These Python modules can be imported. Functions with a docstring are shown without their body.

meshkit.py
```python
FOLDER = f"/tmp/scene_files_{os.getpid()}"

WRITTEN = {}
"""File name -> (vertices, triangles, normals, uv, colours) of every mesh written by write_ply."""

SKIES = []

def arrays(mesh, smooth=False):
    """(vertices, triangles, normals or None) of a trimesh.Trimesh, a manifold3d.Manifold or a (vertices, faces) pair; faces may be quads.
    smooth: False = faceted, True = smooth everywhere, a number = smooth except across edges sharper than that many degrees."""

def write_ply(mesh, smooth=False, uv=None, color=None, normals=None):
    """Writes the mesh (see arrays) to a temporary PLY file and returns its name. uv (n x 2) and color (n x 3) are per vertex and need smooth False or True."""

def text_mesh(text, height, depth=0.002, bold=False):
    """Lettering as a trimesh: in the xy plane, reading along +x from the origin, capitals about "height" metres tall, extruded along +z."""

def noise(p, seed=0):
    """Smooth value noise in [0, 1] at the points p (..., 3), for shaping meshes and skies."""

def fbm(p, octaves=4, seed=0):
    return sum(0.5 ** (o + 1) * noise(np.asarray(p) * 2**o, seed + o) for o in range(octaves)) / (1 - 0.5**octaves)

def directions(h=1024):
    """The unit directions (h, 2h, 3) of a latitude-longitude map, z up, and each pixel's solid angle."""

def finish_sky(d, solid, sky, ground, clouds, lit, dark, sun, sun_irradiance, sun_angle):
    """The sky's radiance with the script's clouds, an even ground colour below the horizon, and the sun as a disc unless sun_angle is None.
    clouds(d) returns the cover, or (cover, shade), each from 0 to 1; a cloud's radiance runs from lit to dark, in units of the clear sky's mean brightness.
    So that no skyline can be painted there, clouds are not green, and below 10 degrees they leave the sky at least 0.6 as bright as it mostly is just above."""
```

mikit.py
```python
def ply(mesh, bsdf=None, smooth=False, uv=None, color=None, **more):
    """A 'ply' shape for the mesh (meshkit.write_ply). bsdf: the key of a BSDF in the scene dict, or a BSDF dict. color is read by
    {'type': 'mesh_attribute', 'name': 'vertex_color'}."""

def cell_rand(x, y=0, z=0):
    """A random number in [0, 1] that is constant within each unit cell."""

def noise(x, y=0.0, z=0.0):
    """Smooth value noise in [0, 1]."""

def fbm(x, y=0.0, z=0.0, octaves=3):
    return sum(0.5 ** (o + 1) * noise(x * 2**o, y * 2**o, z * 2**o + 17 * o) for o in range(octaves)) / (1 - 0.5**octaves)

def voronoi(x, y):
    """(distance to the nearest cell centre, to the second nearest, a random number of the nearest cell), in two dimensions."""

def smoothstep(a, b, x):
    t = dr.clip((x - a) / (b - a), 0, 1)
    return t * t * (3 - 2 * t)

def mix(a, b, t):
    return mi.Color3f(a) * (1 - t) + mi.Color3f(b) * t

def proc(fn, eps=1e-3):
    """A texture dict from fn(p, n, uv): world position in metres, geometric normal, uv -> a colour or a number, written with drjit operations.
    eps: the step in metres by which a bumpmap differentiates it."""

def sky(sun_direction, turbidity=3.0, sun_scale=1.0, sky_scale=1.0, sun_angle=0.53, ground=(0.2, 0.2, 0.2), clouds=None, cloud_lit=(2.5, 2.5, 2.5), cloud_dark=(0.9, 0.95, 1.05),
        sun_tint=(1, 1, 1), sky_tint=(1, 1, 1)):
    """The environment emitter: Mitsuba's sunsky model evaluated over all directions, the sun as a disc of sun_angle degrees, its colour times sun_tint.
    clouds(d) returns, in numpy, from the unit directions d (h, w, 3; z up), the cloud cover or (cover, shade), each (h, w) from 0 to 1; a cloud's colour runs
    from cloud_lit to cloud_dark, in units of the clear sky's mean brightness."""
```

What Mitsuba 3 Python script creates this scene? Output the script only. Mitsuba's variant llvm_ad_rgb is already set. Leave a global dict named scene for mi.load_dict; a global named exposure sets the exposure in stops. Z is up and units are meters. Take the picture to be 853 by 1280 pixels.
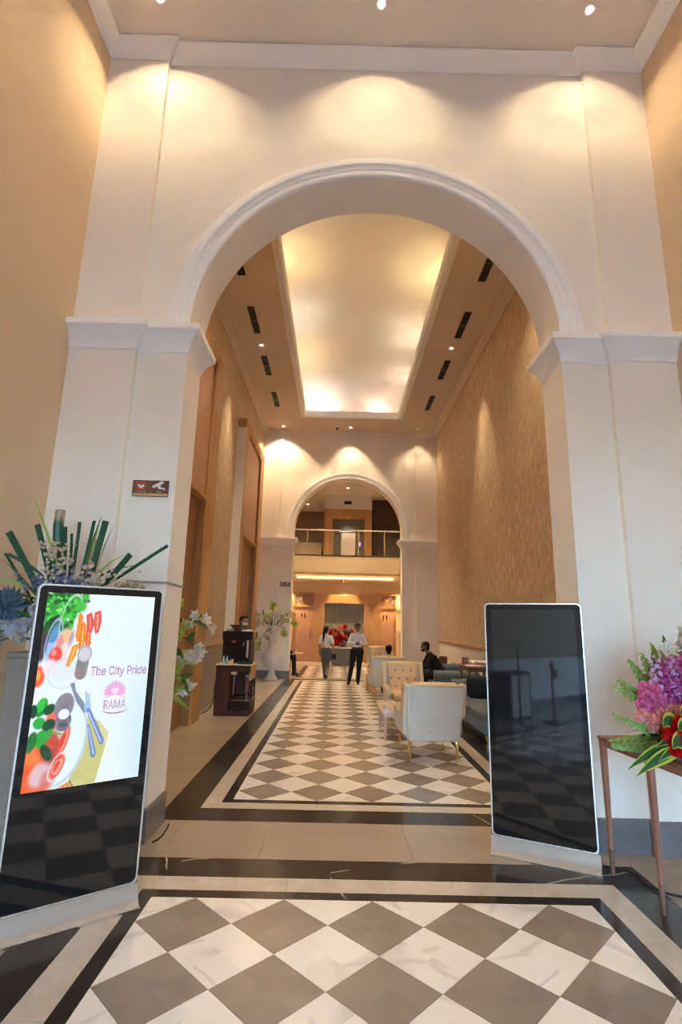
import math, random
import numpy as np, trimesh, shapely, manifold3d as m3
import drjit as dr
import mitsuba as mi
import mikit, meshkit
from mikit import noise, fbm, voronoi, cell_rand, smoothstep, mix
from shapely.geometry import Polygon, box as sbox
from shapely import affinity

T = mi.ScalarTransform4f
PI = math.pi
scene, labels = {}, {}
rng = np.random.default_rng(7)

# ------------------------------------------------------------------ camera, sky, exposure
FPX, CAMH = 650.0, 1.732
PITCH, YAW, ROLL = [math.radians(a) for a in (12.137, 0.218, 1.288)]
_f = np.array([math.sin(YAW) * math.cos(PITCH), math.cos(YAW) * math.cos(PITCH), math.sin(PITCH)])
_r = np.array([math.cos(YAW), -math.sin(YAW), 0.0])
_u = np.cross(_r, _f)
_up = -math.sin(ROLL) * _r + math.cos(ROLL) * _u
scene['camera'] = {'type': 'perspective', 'fov': 2 * math.degrees(math.atan(426.5 / FPX)), 'fov_axis': 'x', 'near_clip': 0.05, 'far_clip': 200.0,
                   'to_world': T().look_at(origin=[0, 0, CAMH], target=[float(_f[0]), float(_f[1]), float(CAMH + _f[2])], up=[float(x) for x in _up])}
SKY = 66.0
scene['sky'] = mikit.sky((0.3, 0.8, 0.9), turbidity=4.0, sky_tint=(0.87, 1.0, 1.04), sun_scale=0.0, sky_scale=SKY / 8, ground=(0.3, 0.29, 0.27))
scene['sky']['sampling_weight'] = 9.0
exposure = 3.0                     # the lights are given in eighths
WARM, WARM2, COOL, NEUT = (1.0, 0.74, 0.44), (1.0, 0.78, 0.5), (0.95, 0.93, 1.0), (1.0, 0.85, 0.66)
K_LOBBY, K_HALL, K_END, K_COVE, K_BACK, K_UP = 9.8, 42.0, 40.0, 215.0, 44.0, 9.0

# ------------------------------------------------------------------ helpers
def srgb(*c):
    c = np.asarray(c, float) / 255.0
    return tuple(float(x) for x in np.where(c < 0.04045, c / 12.92, ((c + 0.055) / 1.055) ** 2.4))

def numbered(name):
    if name not in USED:
        USED.add(name); return name
    k = 1
    while f'{name}_{k:03d}' in USED:
        k += 1
    USED.add(f'{name}_{k:03d}')
    return f'{name}_{k:03d}'
USED = set()

def tag(key, label=None, cat=None, group=None, kind=None):
    d = {}
    if label: d['label'] = label
    if cat: d['category'] = cat
    if group: d['group'] = group
    if kind: d['kind'] = kind
    if d: labels[key] = d

def thing(name, label, cat, group=None, kind=None):
    k = numbered(name); tag(k, label, cat, group, kind); return k

def struct(name, label):
    k = numbered(name); tag(k, label, None, None, 'structure'); return k

def add(name, mesh, mat, parent=None, label=None, cat=None, group=None, kind=None, smooth=30, uv=None, color=None, to_world=None, **more):
    key = numbered(f'{parent}__{name}' if parent else name)
    d = mesh if isinstance(mesh, dict) else mikit.ply(mesh, mat, smooth=smooth, uv=uv, color=color)
    d = dict(d)
    if to_world is not None: d['to_world'] = to_world
    d.update(more)
    scene[key] = d
    tag(key, label, cat, group, kind)
    return key

def cat(*ms):
    ms = [m for m in ms if m is not None]
    return trimesh.util.concatenate([tm(m) for m in ms])

def tm(m):
    if isinstance(m, trimesh.Trimesh): return m
    if hasattr(m, 'to_mesh'):
        q = m.to_mesh(); return trimesh.Trimesh(q.vert_properties[:, :3], q.tri_verts, process=False)
    return trimesh.Trimesh(np.asarray(m[0], float), np.asarray(m[1], int), process=False)

def box(x0, x1, y0, y1, z0, z1):
    m = trimesh.creation.box(extents=(x1 - x0, y1 - y0, z1 - z0))
    m.apply_translation(((x0 + x1) / 2, (y0 + y1) / 2, (z0 + z1) / 2)); return m

def cbox(x0, x1, y0, y1, z0, z1, c=0.01):
    """box with chamfered edges"""
    cx, cy, cz = (x0 + x1) / 2, (y0 + y1) / 2, (z0 + z1) / 2
    hx, hy, hz = (x1 - x0) / 2, (y1 - y0) / 2, (z1 - z0) / 2
    c = min(c, hx * .9, hy * .9, hz * .9)
    p = []
    for a in (-1, 1):
        for b in (-1, 1):
            for d in (-1, 1):
                p += [(a * (hx - c), b * (hy - c), d * hz), (a * (hx - c), b * hy, d * (hz - c)), (a * hx, b * (hy - c), d * (hz - c))]
    m = trimesh.convex.convex_hull(np.array(p) + [cx, cy, cz]); return m

def rbox(x0, x1, y0, y1, z0, z1, r=0.03, seg=12):
    """box rounded with spheres"""
    S = m3.Manifold.sphere(r, seg)
    return tm(m3.Manifold.batch_hull([S.translate((x, y, z)) for x in (x0 + r, x1 - r) for y in (y0 + r, y1 - r) for z in (z0 + r, z1 - r)]))

def mv(m, t=(0, 0, 0), rz=0.0, s=1.0, rx=0.0, ry=0.0):
    m = tm(m).copy()
    M = np.eye(4)
    if rx: M = trimesh.transformations.rotation_matrix(rx, (1, 0, 0)) @ M
    if ry: M = trimesh.transformations.rotation_matrix(ry, (0, 1, 0)) @ M
    if rz: M = trimesh.transformations.rotation_matrix(rz, (0, 0, 1)) @ M
    M[:3, :3] *= s
    M[:3, 3] = t
    m.apply_transform(M); return m

def extr(poly, h):
    return trimesh.creation.extrude_polygon(poly, h, engine='earcut')

def extr_y(poly, y0, y1):
    """polygon in (x, z) extruded from y0 to y1"""
    m = extr(poly, y1 - y0)
    v = m.vertices.copy()
    m.vertices = np.stack([v[:, 0], y1 - v[:, 2], v[:, 1]], 1)
    m.fix_normals(); return m

def extr_x(poly, x0, x1):
    """polygon in (y, z) extruded from x0 to x1"""
    m = extr(poly, x1 - x0)
    v = m.vertices.copy()
    m.vertices = np.stack([x0 + v[:, 2], v[:, 0], v[:, 1]], 1)
    m.fix_normals(); return m

def lathe(profile, n=32, c=(0, 0, 0)):
    p = np.asarray(profile, float)
    a = np.arange(n) * 2 * PI / n
    v = np.stack([p[:, None, 0] * np.cos(a), p[:, None, 0] * np.sin(a), np.repeat(p[:, 1:2], n, 1)], -1).reshape(-1, 3)
    i, j = np.meshgrid(np.arange(len(p) - 1), np.arange(n), indexing='ij')
    q = np.stack([i * n + j, i * n + (j + 1) % n, (i + 1) * n + (j + 1) % n, (i + 1) * n + j], -1).reshape(-1, 4)
    m = trimesh.Trimesh(v + np.asarray(c), np.vstack([q[:, [0, 1, 2]], q[:, [0, 2, 3]]]), process=True)
    m.update_faces(m.nondegenerate_faces()); return m

def tube(pts, rad, n=8, cap=True):
    p = np.asarray(pts, float)
    rad = np.broadcast_to(rad, (len(p),))
    t = np.gradient(p, axis=0); t /= np.linalg.norm(t, axis=1, keepdims=True) + 1e-12
    a = np.cross(t, [0.0, 0, 1]); bad = np.linalg.norm(a, axis=1) < 0.2
    a[bad] = np.cross(t[bad], [1.0, 0, 0]); a /= np.linalg.norm(a, axis=1, keepdims=True)
    b = np.cross(t, a); an = np.arange(n) * 2 * PI / n
    v = p[:, None] + rad[:, None, None] * (np.cos(an)[None, :, None] * a[:, None] + np.sin(an)[None, :, None] * b[:, None])
    i, j = np.meshgrid(np.arange(len(p) - 1), np.arange(n), indexing='ij')
    q = np.stack([i * n + j, i * n + (j + 1) % n, (i + 1) * n + (j + 1) % n, (i + 1) * n + j], -1).reshape(-1, 4)
    v, f = v.reshape(-1, 3), np.vstack([q[:, [0, 1, 2]], q[:, [0, 2, 3]]])
    if cap:
        k = len(v); v = np.vstack([v, p[:1], p[-1:]]); e = (len(p) - 1) * n
        f = np.vstack([f, [[k, (j + 1) % n, j] for j in range(n)], [[k + 1, e + j, e + (j + 1) % n] for j in range(n)]])
    m = trimesh.Trimesh(v, f, process=False); m.fix_normals(); return m

def bez(p0, p1, p2, n=8):
    t = np.linspace(0, 1, n)[:, None]
    return (1 - t) ** 2 * np.array(p0) + 2 * t * (1 - t) * np.array(p1) + t * t * np.array(p2)

def offset_path(pts, d, closed=True):
    """mitred offset of a CCW path to its outside (closed) or to the right of its direction"""
    p = np.asarray(pts, float); n = len(p)
    e = np.roll(p, -1, 0) - p; e /= np.linalg.norm(e, axis=1, keepdims=True)
    nn = np.stack([e[:, 1], -e[:, 0]], 1)
    prev = np.roll(nn, 1, 0)
    if not closed:
        nn[-1] = nn[-2]; prev[0] = nn[0]; prev[-1] = nn[-2]
    m = (nn + prev) / (1 + (nn * prev).sum(1, keepdims=True))
    return p + m * d

def moulding(pts, profile, closed=True, cap=True):
    """profile [(z, offset)] swept round a path"""
    rings = [np.column_stack([offset_path(pts, o, closed), np.full(len(pts), z)]) for z, o in profile]
    n, v, f = len(pts), np.vstack(rings), []
    for i in range(len(profile) - 1):
        for j in range(n if closed else n - 1):
            a, b = i * n + j, i * n + (j + 1) % n
            f += [(a, b, b + n), (a, b + n, a + n)]
    if cap and closed:
        for i, flip in ((0, True), (len(profile) - 1, False)):
            tv, tf = trimesh.creation.triangulate_polygon(Polygon(rings[i][:, :2]), engine='earcut')
            k = len(v); v = np.vstack([v, np.column_stack([tv, np.full(len(tv), profile[i][0])])])
            f += [tuple(k + (x[::-1] if flip else x)) for x in tf]
    return trimesh.Trimesh(v, np.array(f), process=False)

def prism(pts, z0, z1, inset=0.0015):
    """a thin convex slab: top and sides"""
    p = np.asarray(pts, float)
    c = p.mean(0); p = p + (c - p) / (np.linalg.norm(c - p, axis=1, keepdims=True) + 1e-9) * inset
    n = len(p)
    v = np.vstack([np.column_stack([p, np.full(n, z0)]), np.column_stack([p, np.full(n, z1)])])
    f = [(n, n + i, n + i + 1) for i in range(1, n - 1)]
    for i in range(n):
        j = (i + 1) % n; f += [(i, j, n + j), (i, n + j, n + i)]
    return trimesh.Trimesh(v, np.array(f), process=False)

def arch_poly(cx, hw, spring, rise, z0=0.0, n=64, steep=1.0):
    a = np.linspace(PI, 0, n)
    pts = [(cx - hw, z0)] + [(cx + hw * math.cos(t), spring + rise * math.sin(t)) for t in a] + [(cx + hw, z0)]
    return Polygon(pts)

def archivolt(cx, y, spring, r, rise_extra, profile, n=72, legs=0.0):
    """profile [(radius offset from the opening, projection toward the camera)] swept round an arch"""
    a = np.linspace(PI, 0, n)
    pr = np.asarray(profile); k = len(pr); v = []
    path = [(t, 0.0) for t in a]
    if legs: path = [(PI, -legs)] + path + [(0.0, -legs)]
    for t, dz in path:
        for o, q in pr:
            v.append((cx + (r + o) * math.cos(t), y - q, spring + dz + (r + rise_extra + o) * math.sin(t)))
    f = []
    for i in range(len(path) - 1):
        for j in range(k - 1):
            a0 = i * k + j; b0 = a0 + k
            f += [(a0, a0 + 1, b0 + 1), (a0, b0 + 1, b0)]
    m = trimesh.Trimesh(np.array(v), np.array(f), process=False); return m

# ------------------------------------------------------------------ materials
def prin(name, col, rough=0.5, spec=0.5, metal=0.0, two=True, bump=None, bscale=None, **k):
    b = {'type': 'principled', 'base_color': col if isinstance(col, dict) else {'type': 'rgb', 'value': list(col)}, 'roughness': rough, 'specular': spec}
    if metal: b['metallic'] = metal
    b.update(k)
    if bump is not None:
        b = {'type': 'bumpmap', 'arbitrary': bump, 'scale': bscale, 'bsdf': b}
    scene['mat_' + name] = {'type': 'twosided', 'bsdf': b} if two else b
    return 'mat_' + name

def P(fn, eps=1e-3): return mikit.proc(fn, eps)
C3 = mi.Color3f

def plaster(c, amt=0.035):
    lo, hi = [float(a * (1 - amt)) for a in c], [float(a * (1 + amt)) for a in c]
    def fn(p, n, uv):
        q = fbm(p.x * 1.3 + 4, p.y * 1.3, p.z * 0.8, 3)
        return mix(lo, hi, q)
    return P(fn)

M_CREAM = prin('cream_paint', plaster((0.80, 0.735, 0.64)), 0.7, 0.25)
M_WHITE = prin('white_trim', plaster((0.84, 0.81, 0.77), 0.02), 0.6, 0.3)
M_TAN = prin('tan_paint', plaster((0.62, 0.47, 0.315), 0.03), 0.8, 0.2)
M_CEIL = prin('ceiling_paint', plaster((0.70, 0.63, 0.56), 0.02), 0.8, 0.2)
M_HCEIL = prin('hall_ceiling_paint', plaster((0.60, 0.50, 0.41), 0.02), 0.8, 0.2)
M_VAULT = prin('vault_paint', plaster((0.84, 0.79, 0.73), 0.015), 0.8, 0.2)
M_TAUPE = prin('taupe_panel', plaster((0.36, 0.30, 0.24), 0.06), 0.35, 0.4)
M_DKBASE = prin('grey_marble', P(lambda p, n, uv: mix((0.115, 0.11, 0.11), (0.19, 0.18, 0.175), fbm(p.x * 5, p.y * 5 + p.x * 2, p.z * 7, 4))), 0.2, 0.5)
M_BACKWALL = prin('warm_wall', plaster((0.72, 0.57, 0.36), 0.03), 0.8, 0.2)
M_BROWNWALL = prin('brown_wall', plaster((0.30, 0.215, 0.15), 0.04), 0.8, 0.2)
M_DARKWALL = prin('dark_wall', plaster((0.09, 0.055, 0.035), 0.05), 0.6, 0.3)
M_GROUT = prin('grout', (0.12, 0.105, 0.09), 0.8, 0.1)

def wallpaper_fn(along):
    def fn(p, n, uv):
        s = p.y if along == 'y' else p.x
        z = p.z
        st = fbm(s * 30, z * 5.0, 3.0, 3)
        base = mix((0.475, 0.36, 0.235), (0.55, 0.425, 0.29), st)
        dash = smoothstep(0.60, 0.72, noise(s * 26, z * 9, 21))
        base = mix(base, (0.70, 0.57, 0.40), dash * 0.5)
        rose = smoothstep(0.64, 0.76, noise(s * 22 + 9, z * 8, 33))
        base = mix(base, (0.50, 0.29, 0.16), rose * 0.6)
        col = dr.floor(s / 0.22)
        zz = z / 0.36 + 0.5 * (col - 2 * dr.floor(col / 2))
        u = s / 0.22 - col - 0.5
        w = zz - dr.floor(zz) - 0.5
        uu = u + 0.28 * w + 0.10 * dr.sin(w * 7)
        d = dr.sqrt(dr.square(uu * 2.6) + dr.square(w * 1.5))
        wob = 0.25 * (noise(s * 60, z * 30, 2) - 0.5)
        ring = smoothstep(0.10, 0.05, dr.abs(d - 0.42 + wob)) * (0.5 + 0.5 * noise(s * 40, z * 40, 8))
        core = smoothstep(0.17, 0.08, d + wob * 0.5)
        c = mix(base, (0.30, 0.235, 0.145), ring * 0.6)
        c = mix(c, (0.46, 0.20, 0.09), core * 0.75)
        leaf = smoothstep(0.63, 0.72, noise(s * 17, z * 11, 5))
        return mix(c, (0.60, 0.455, 0.295), leaf * 0.25)
    return P(fn)
M_PAPER = prin('wallpaper', wallpaper_fn('y'), 0.65, 0.3)

def wood_fn(c0, c1, sx, sy, sz):
    def fn(p, n, uv):
        g = fbm(p.x * sx + 2 * noise(p.x * 2, p.y * 2, p.z * .6), p.y * sy, p.z * sz, 4)
        r = 0.5 + 0.5 * dr.sin(24 * (noise(p.x * sx * .12 + 9, p.y * sy * .12, p.z * sz * .3) + 0.25 * g))
        return mix(c0, c1, 0.6 * g + 0.4 * r)
    return P(fn)
M_WOOD = prin('honey_wood', wood_fn((0.41, 0.205, 0.065), (0.54, 0.30, 0.11), 22, 22, 1.2), 0.4, 0.4)
M_WOODP = prin('wood_panel', wood_fn((0.43, 0.225, 0.115), (0.52, 0.29, 0.155), 22, 22, 1.2), 0.4, 0.4)
M_WOODD = prin('brown_wood', wood_fn((0.24, 0.115, 0.045), (0.33, 0.17, 0.075), 22, 22, 1.2), 0.4, 0.4)
M_RAIL = prin('rail_wood', wood_fn((0.36, 0.17, 0.08), (0.45, 0.24, 0.12), 22, 3, 22), 0.4, 0.4)
M_MAHOG = prin('mahogany', wood_fn((0.045, 0.011, 0.007), (0.075, 0.021, 0.012), 20, 20, 2.5), 0.5, 0.25)
M_TABLEWOOD = prin('table_wood', wood_fn((0.15, 0.075, 0.05), (0.24, 0.125, 0.085), 20, 20, 3), 0.4, 0.5)

# floor stones: the pattern of a diagonal tile is shifted at random from tile to tile
DG = 0.5657
XF, YF = -1.143, 3.779            # front mat: left edge, far edge
XC, YC, DX, DY = -0.990, 5.677, 0.5544, 0.5485   # hall mat: left edge, near edge, tile diagonals
def tile_id(p):
    a = (p.x - XF) / DG + (p.y - YF) / DG
    b = (p.x - XF) / DG - (p.y - YF) / DG
    return cell_rand(a, b, 3), cell_rand(a, b, 7)
def white_fn(p, n, uv):
    r1, r2 = tile_id(p)
    x, y = p.x + 37 * r1, p.y + 53 * r2
    ca = dr.cos(6.28 * r2); sa = dr.sin(6.28 * r2)
    xr, yr = x * ca - y * sa, x * sa + y * ca
    w = fbm(x * 3, y * 3, 1.0, 4)
    vein = smoothstep(0.075, 0.0, dr.abs(fbm(xr * 0.9 + w * .35, yr * 4.0 + w * .3, 2.0, 3) - 0.5)) * smoothstep(0.42, 0.62, noise(x * 2.3, y * 2.3, 4))
    base = mix((0.70, 0.685, 0.655), (0.80, 0.79, 0.765), w)
    return mix(base, (0.50, 0.485, 0.46), vein * 0.6)
def grey_fn(p, n, uv):
    r1, r2 = tile_id(p)
    w = fbm(p.x * 5 + 20 * r1, p.y * 5 + 20 * r2, 1.0, 5)
    c = mix((0.205, 0.178, 0.150), (0.285, 0.250, 0.212), w)
    return c * (0.94 + 0.12 * r1)
def taupe_fn(p, n, uv):
    w = fbm(p.x * 1.7, p.y * 3.2, 2.0, 5)
    return mix((0.27, 0.225, 0.175), (0.385, 0.325, 0.255), w)
def black_fn(p, n, uv):
    w = fbm(p.x * 2.2, p.y * 2.2, 5.0, 4)
    k = cell_rand(p.x / 1.1 + 40, p.y / 1.1 + 60, 1)
    u1 = (p.x * 0.93 + p.y * 0.36) * 0.55 + 0.05 * w + k * 3
    u2 = (p.x * 0.30 - p.y * 0.95) * 0.50 + 0.06 * w + k * 5
    v1 = smoothstep(0.006, 0.0, dr.abs(u1 - dr.floor(u1) - 0.5))
    v2 = smoothstep(0.007, 0.0, dr.abs(u2 - dr.floor(u2) - 0.5)) * 0.7
    br = smoothstep(0.45, 0.65, noise(p.x * 3, p.y * 3, 12))
    return mix(mix((0.022, 0.020, 0.018), (0.045, 0.040, 0.036), w), (0.50, 0.47, 0.43), dr.clip((v1 + v2) * br, 0, 1))
def beige_fn(p, n, uv):
    w = fbm(p.x * 6, p.y * 6, 1.0, 5)
    v = smoothstep(0.05, 0.0, dr.abs(fbm(p.x * 4, p.y * 4, 6.0, 3) - 0.5))
    return mix(mix((0.43, 0.395, 0.335), (0.58, 0.545, 0.475), w), (0.62, 0.59, 0.53), v * .3)
R_FLOOR = 0.16
M_TW = prin('white_tile', P(white_fn), R_FLOOR, 0.5)
M_TG = prin('grey_tile', P(grey_fn), R_FLOOR + .02, 0.5)
M_TT = prin('taupe_tile', P(taupe_fn), R_FLOOR + .03, 0.5)
M_TB = prin('black_marble', P(black_fn), R_FLOOR - .04, 0.35)
M_TBE = prin('beige_marble', P(beige_fn), R_FLOOR, 0.5)

M_SILVER = prin('brushed_silver', (0.74, 0.735, 0.73), 0.32, 0.5, 0.85)
M_SILVER2 = prin('satin_base', (0.36, 0.275, 0.21), 0.42, 0.4, 0.2)
M_BLACKGLASS = prin('black_glass', (0.006, 0.006, 0.007), 0.025, 0.5)
M_SCREENOFF = prin('dark_panel', (0.012, 0.012, 0.013), 0.02, 0.75)
M_BLACK = prin('black_plastic', (0.012, 0.012, 0.012), 0.4, 0.4)
M_GLOSSBLACK = prin('gloss_black', (0.008, 0.008, 0.008), 0.15, 0.5)
M_GOLD = prin('gold_metal', (0.80, 0.58, 0.25), 0.2, 0.5, 1.0)
M_BRASS = prin('brass', (0.72, 0.55, 0.27), 0.3, 0.5, 1.0)
M_COPPER = prin('copper_metal', (0.42, 0.21, 0.145), 0.35, 0.5, 0.5)
M_CHROME = prin('chrome', (0.75, 0.75, 0.76), 0.12, 0.5, 1.0)
M_IVORY = prin('ivory_leather', P(lambda p, n, uv: mix(mix((0.56, 0.515, 0.43), (0.65, 0.605, 0.515), fbm(p.x * 6, p.y * 6, p.z * 6, 3)), (0.46, 0.36, 0.25), smoothstep(0.60, 0.80, fbm(p.x * 16 + 3, p.y * 16, p.z * 3, 4)) * 0.35)), 0.5, 0.4)
M_IVORYTOP = prin('cream_leather', (0.66, 0.54, 0.36), 0.5, 0.4)
M_TUFT = prin('cream_velvet', (0.66, 0.485, 0.285), 0.6, 0.3)
M_BUTTON = prin('button_brown', (0.22, 0.11, 0.05), 0.5, 0.4)
M_BLUE = prin('blue_velvet', P(lambda p, n, uv: mix((0.085, 0.115, 0.145), (0.125, 0.165, 0.205), fbm(p.x * 9, p.y * 9, p.z * 9, 3))), 0.6, 0.4, sheen=0.4)
M_BLUEARM = prin('blue_arm', (0.10, 0.165, 0.25), 0.5, 0.4, sheen=0.3)
M_NAVY = prin('navy_cushion', (0.018, 0.022, 0.03), 0.6, 0.3)
M_ONYX = prin('cream_onyx', P(lambda p, n, uv: mix((0.66, 0.52, 0.30), (0.78, 0.68, 0.50), fbm(p.x * 4, p.y * 4, p.z * 4, 4))), 0.12, 0.5)
M_PINKST = prin('pink_stone', P(lambda p, n, uv: mix((0.52, 0.27, 0.21), (0.70, 0.50, 0.42), fbm(p.x * 9, p.y * 9, p.z * 9, 4))), 0.25, 0.5)
M_URN = prin('white_ceramic', P(lambda p, n, uv: mix((0.66, 0.62, 0.56), (0.74, 0.71, 0.655), fbm(p.x * 7, p.y * 7, p.z * 7, 3))), 0.3, 0.5)
M_PAPERW = prin('white_paper', (0.78, 0.75, 0.73), 0.7, 0.2)
M_PINKPAPER = prin('pink_paper', (0.72, 0.52, 0.50), 0.7, 0.2)
M_CUPB = prin('pale_blue_plastic', (0.34, 0.46, 0.46), 0.3, 0.5)
M_CUPY = prin('kraft_cup', (0.66, 0.47, 0.26), 0.6, 0.3)
M_RED = prin('red_plastic', (0.55, 0.05, 0.03), 0.4, 0.4)
M_GREY = prin('grey_plastic', (0.30, 0.30, 0.31), 0.4, 0.4)
M_VENT = prin('vent_dark', (0.018, 0.014, 0.011), 0.6, 0.2)
M_SIGN = prin('sign_brown', P(lambda p, n, uv: mix((0.085, 0.030, 0.022), (0.20, 0.085, 0.06), noise(p.x * 30, 1, p.z * 12))), 0.3, 0.5)
M_SIGNRED = prin('sign_red', (0.33, 0.075, 0.045), 0.3, 0.5)
M_SIGNWH = prin('sign_white', (0.75, 0.73, 0.70), 0.4, 0.4)
M_SKIN = prin('skin', (0.36, 0.195, 0.125), 0.5, 0.4)
M_SKIND = prin('skin_dark', (0.20, 0.095, 0.06), 0.5, 0.4)
M_HAIR = prin('black_hair', (0.010, 0.008, 0.008), 0.6, 0.15)
M_EYE = prin('eye_dark', (0.03, 0.02, 0.02), 0.2, 0.5)
M_LIP = prin('lip', (0.30, 0.10, 0.08), 0.5, 0.4)
M_SHIRT = prin('white_shirt', (0.60, 0.585, 0.60), 0.75, 0.2)
M_SHIRTP = prin('pale_pink_shirt', (0.62, 0.49, 0.45), 0.75, 0.2)
M_TROU = prin('black_trousers', (0.014, 0.013, 0.014), 0.8, 0.2)
M_SKIRT = prin('charcoal_cloth', (0.085, 0.085, 0.085), 0.8, 0.2)
M_SHOE = prin('black_shoe', (0.010, 0.009, 0.009), 0.3, 0.5)
M_MASK = prin('face_mask', (0.62, 0.66, 0.68), 0.8, 0.2)
scene['mat_glass'] = {'type': 'thindielectric', 'int_ior': 1.5}
M_GLASS = 'mat_glass'
M_MIRROR = prin('grey_mirror', (0.17, 0.165, 0.125), 0.38, 0.35)

def leafmat(name, col, tr=0.35, rough=0.5):
    scene['mat_' + name] = {'type': 'principledthin', 'base_color': col if isinstance(col, dict) else {'type': 'rgb', 'value': list(col)}, 'roughness': rough, 'diff_trans': 2 * tr, 'eta': 1.4}
    return 'mat_' + name
L_DKGREEN = prin('dark_blade', P(lambda p, n, uv: mix((0.008, 0.045, 0.016), (0.026, 0.085, 0.034), fbm(p.x * 30, p.y * 30, p.z * 6, 2))), 0.5, 0.2)
L_GREEN = leafmat('leaf_green', (0.09, 0.19, 0.045))
L_LIME = leafmat('lime_petal', (0.44, 0.52, 0.10))
L_YGREEN = leafmat('bell_green', (0.36, 0.52, 0.16))
L_WHITEP = leafmat('white_petal', (0.70, 0.68, 0.60))
L_CREAMP = leafmat('cream_petal', (0.62, 0.55, 0.44))
L_PALEBLUE = leafmat('pale_blue_petal', (0.50, 0.50, 0.53))
L_BLUEP = leafmat('blue_petal', (0.11, 0.185, 0.245))
L_VIOLET = leafmat('violet_petal', (0.18, 0.19, 0.36))
L_PINK = leafmat('pink_petal', (0.76, 0.20, 0.42))
L_SALMON = leafmat('salmon_petal', (0.84, 0.42, 0.37))
L_REDP = leafmat('red_petal', (0.62, 0.012, 0.016))
L_MAG = leafmat('magenta_petal', (0.52, 0.09, 0.30))
L_LILAC = leafmat('lilac_petal', (0.66, 0.42, 0.66))
L_VARI = leafmat('variegated_leaf', P(lambda p, n, uv: mix((0.055, 0.15, 0.05), (0.55, 0.55, 0.10), smoothstep(0.52, 0.68, dr.abs(uv.x * 2 - 1) + 0.12 * (noise(uv.x * 9, uv.y * 9) - 0.5)))))
M_STEM = prin('stem_brown', (0.055, 0.035, 0.02), 0.7, 0.2)
M_STEMG = prin('stem_green', (0.08, 0.12, 0.04), 0.7, 0.2)
M_BAMBOO = prin('dry_bamboo', P(lambda p, n, uv: mix((0.30, 0.22, 0.13), (0.46, 0.36, 0.23), fbm(p.x * 40, p.y * 40, p.z * 4, 2))), 0.6, 0.3)
M_WICKER = prin('wicker', (0.24, 0.14, 0.07), 0.7, 0.3)

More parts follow.
